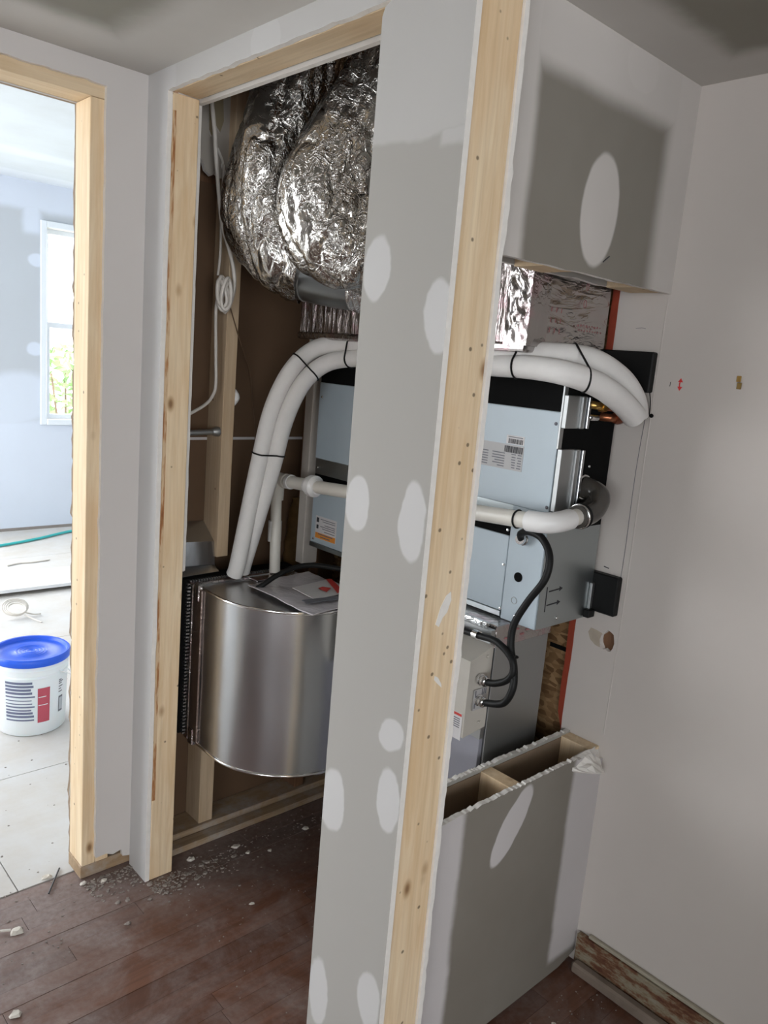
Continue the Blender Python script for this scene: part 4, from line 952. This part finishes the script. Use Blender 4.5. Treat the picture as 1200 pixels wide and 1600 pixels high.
for i in range(4):
    rr0 = .045+.007*i; tl = .8+.3*i
    tube('coil_loop', [(1.34+rr0*math.cos(a), 4.22+rr0*math.sin(a)*math.cos(tl*.6)+.01*i, .006+max(0, rr0*.55*math.sin(a)*math.sin(tl)+.045)) for a in [2*math.pi*k/16 for k in range(17)]], .004, ROMEX, wc, 6, 2)
tube('loose_end', [(1.37, 4.19, .02), (1.40, 4.13, .008), (1.42, 4.08, .006)], .004, ROMEX, wc, 6, 3)
tube('loose_end', [(1.37, 4.21, .03), (1.42, 4.20, .012), (1.46, 4.21, .006)], .004, ROMEX, wc, 6, 3)
cable('wire_scrap', 'short bent wire scrap on the far room floor', [(1.60, 5.22, .006), (1.68, 5.25, .006), (1.76, 5.24, .006), (1.85, 5.25, .006), (1.88, 5.26, .006)], .006, ROMEX, 'wire')
tag(tube('stick', [(.70, 1.955, .004), (.762, 2.045, .004)], .0025, INK, None, 5, 1), 'thin dark stick lying on the floor at the doorway', 'stick')
cable('wire_scrap', 'pale wire end with a plaster lump at the left doorway floor', [(.50, 1.90, .005), (.545, 1.885, .006), (.575, 1.872, .005)], .003, ROMEX, 'wire')

# --- plaster chips and dust
def chip(p, s, seed):
    q = random.Random(seed); n = 7; V = []
    for lvl, k in ((0.0, 1), (.45, .7)):
        for i in range(n):
            a = 2*math.pi*i/n+q.uniform(-.2, .2); rr_ = s*k*q.uniform(.6, 1.1); V.append((p[0]+rr_*math.cos(a), p[1]+rr_*math.sin(a)*.8, p[2]+lvl*s*q.uniform(.6, 1)))
    return V, [tuple(range(n))[::-1], tuple(range(n, 2*n))]+[(i, (i+1) % n, n+(i+1) % n, n+i) for i in range(n)]
chips = [((1.085, 1.87, .001), .013, 'round pale plaster lump by the foot of the closet jamb stud'), ((1.225, 1.845, .001), .016, 'largest pale plaster flake on the floor below the drum'), ((1.24, 1.80, .001), .010, 'small plaster crumb just below the largest flake under the drum'),
         ((1.46, 1.80, .001), .013, 'flat plaster chip on the floor by the column edge'), ((1.30, 1.77, .001), .009, 'knobbly plaster chip in the middle of the closet floor'), ((1.125, 1.60, .001), .009, 'lone white chip on the brown boards in front of the closet'),
         ((.79, 1.945, .001), .012, 'white chip on the floor beneath the doorway jamb'), ((.842, 1.925, .001), .012, 'yellowish plaster chip below the white corner drywall'), ((.72, 2.03, .001), .015, 'flat pale paper flake on the plywood at the doorway'),
         ((.585, 1.862, .001), .022, 'crushed plaster blob at the left edge of the floor'), ((1.25, .80, .001), .014, 'tan plaster chip on the floor in front of the half wall'), ((1.47, .83, .001), .009, 'white crumb near the corner of the half wall'), ((.50, 1.60, .001), .016, 'faint plaster smear chip on the hardwood at lower left')]
for i, (p, s, l) in enumerate(chips):
    v, f = chip(p, s, i); tag(raw('plaster_chip', v, f, CHIPM), l, 'debris', 'plaster chips on the floor')
q = random.Random(77); V, Fc = [], []
def crumbs(n, fx, fy, s0, s1):
    for i in range(n):
        p = (fx(), fy(), .0005); s = q.uniform(s0, s1); v, f = chip(p, s, q.random()); k = len(V); V.extend(v); Fc.extend([tuple(a+k for a in g) for g in f])
crumbs(240, lambda: q.uniform(.79, .93), lambda: 1.948-abs(q.gauss(0, .045)), .0008, .006)
crumbs(330, lambda: .93+abs(q.gauss(0, .16)), lambda: 1.848-abs(q.gauss(0, .045)), .0007, .0055)
crumbs(26, lambda: q.uniform(.82, 1.2), lambda: 1.845-abs(q.gauss(0, .05)), .006, .011)
crumbs(170, lambda: q.uniform(1.1, 1.66), lambda: 1.83+q.gauss(0, .05), .001, .0045)
crumbs(120, lambda: q.uniform(.9, 1.5), lambda: q.uniform(1.2, 1.85), .0008, .003)
crumbs(60, lambda: q.uniform(.5, .8), lambda: q.uniform(1.7, 2.1), .001, .004)
crumbs(90, lambda: q.uniform(1.2, 1.64), lambda: .86+q.gauss(0, .04) - .02, .0008, .0035)
crumbs(120, lambda: q.uniform(.5, 1.4), lambda: q.uniform(2.1, 3.4), .001, .005)
cr = raw('plaster_crumbs', V, Fc, CRUMB); tag(cr, 'grey plaster dust and crumbs scattered along the wall bases', 'debris'); cr['kind'] = 'stuff'
# --- small things on the right wall
hk = thing('wall_anchor', 'small brass coloured anchor strip left in the right wall', 'wall anchor', (XR-.004, .742, 1.515))
box('strip', XR-.004, XR-.0002, .737, .746, 1.528, 1.541, BRASS, hk, .001); box('strip', XR-.005, XR-.0002, .734, .743, 1.513, 1.527, plain('dull_brass', (.3, .2, .07), .4, .8), hk, .001)
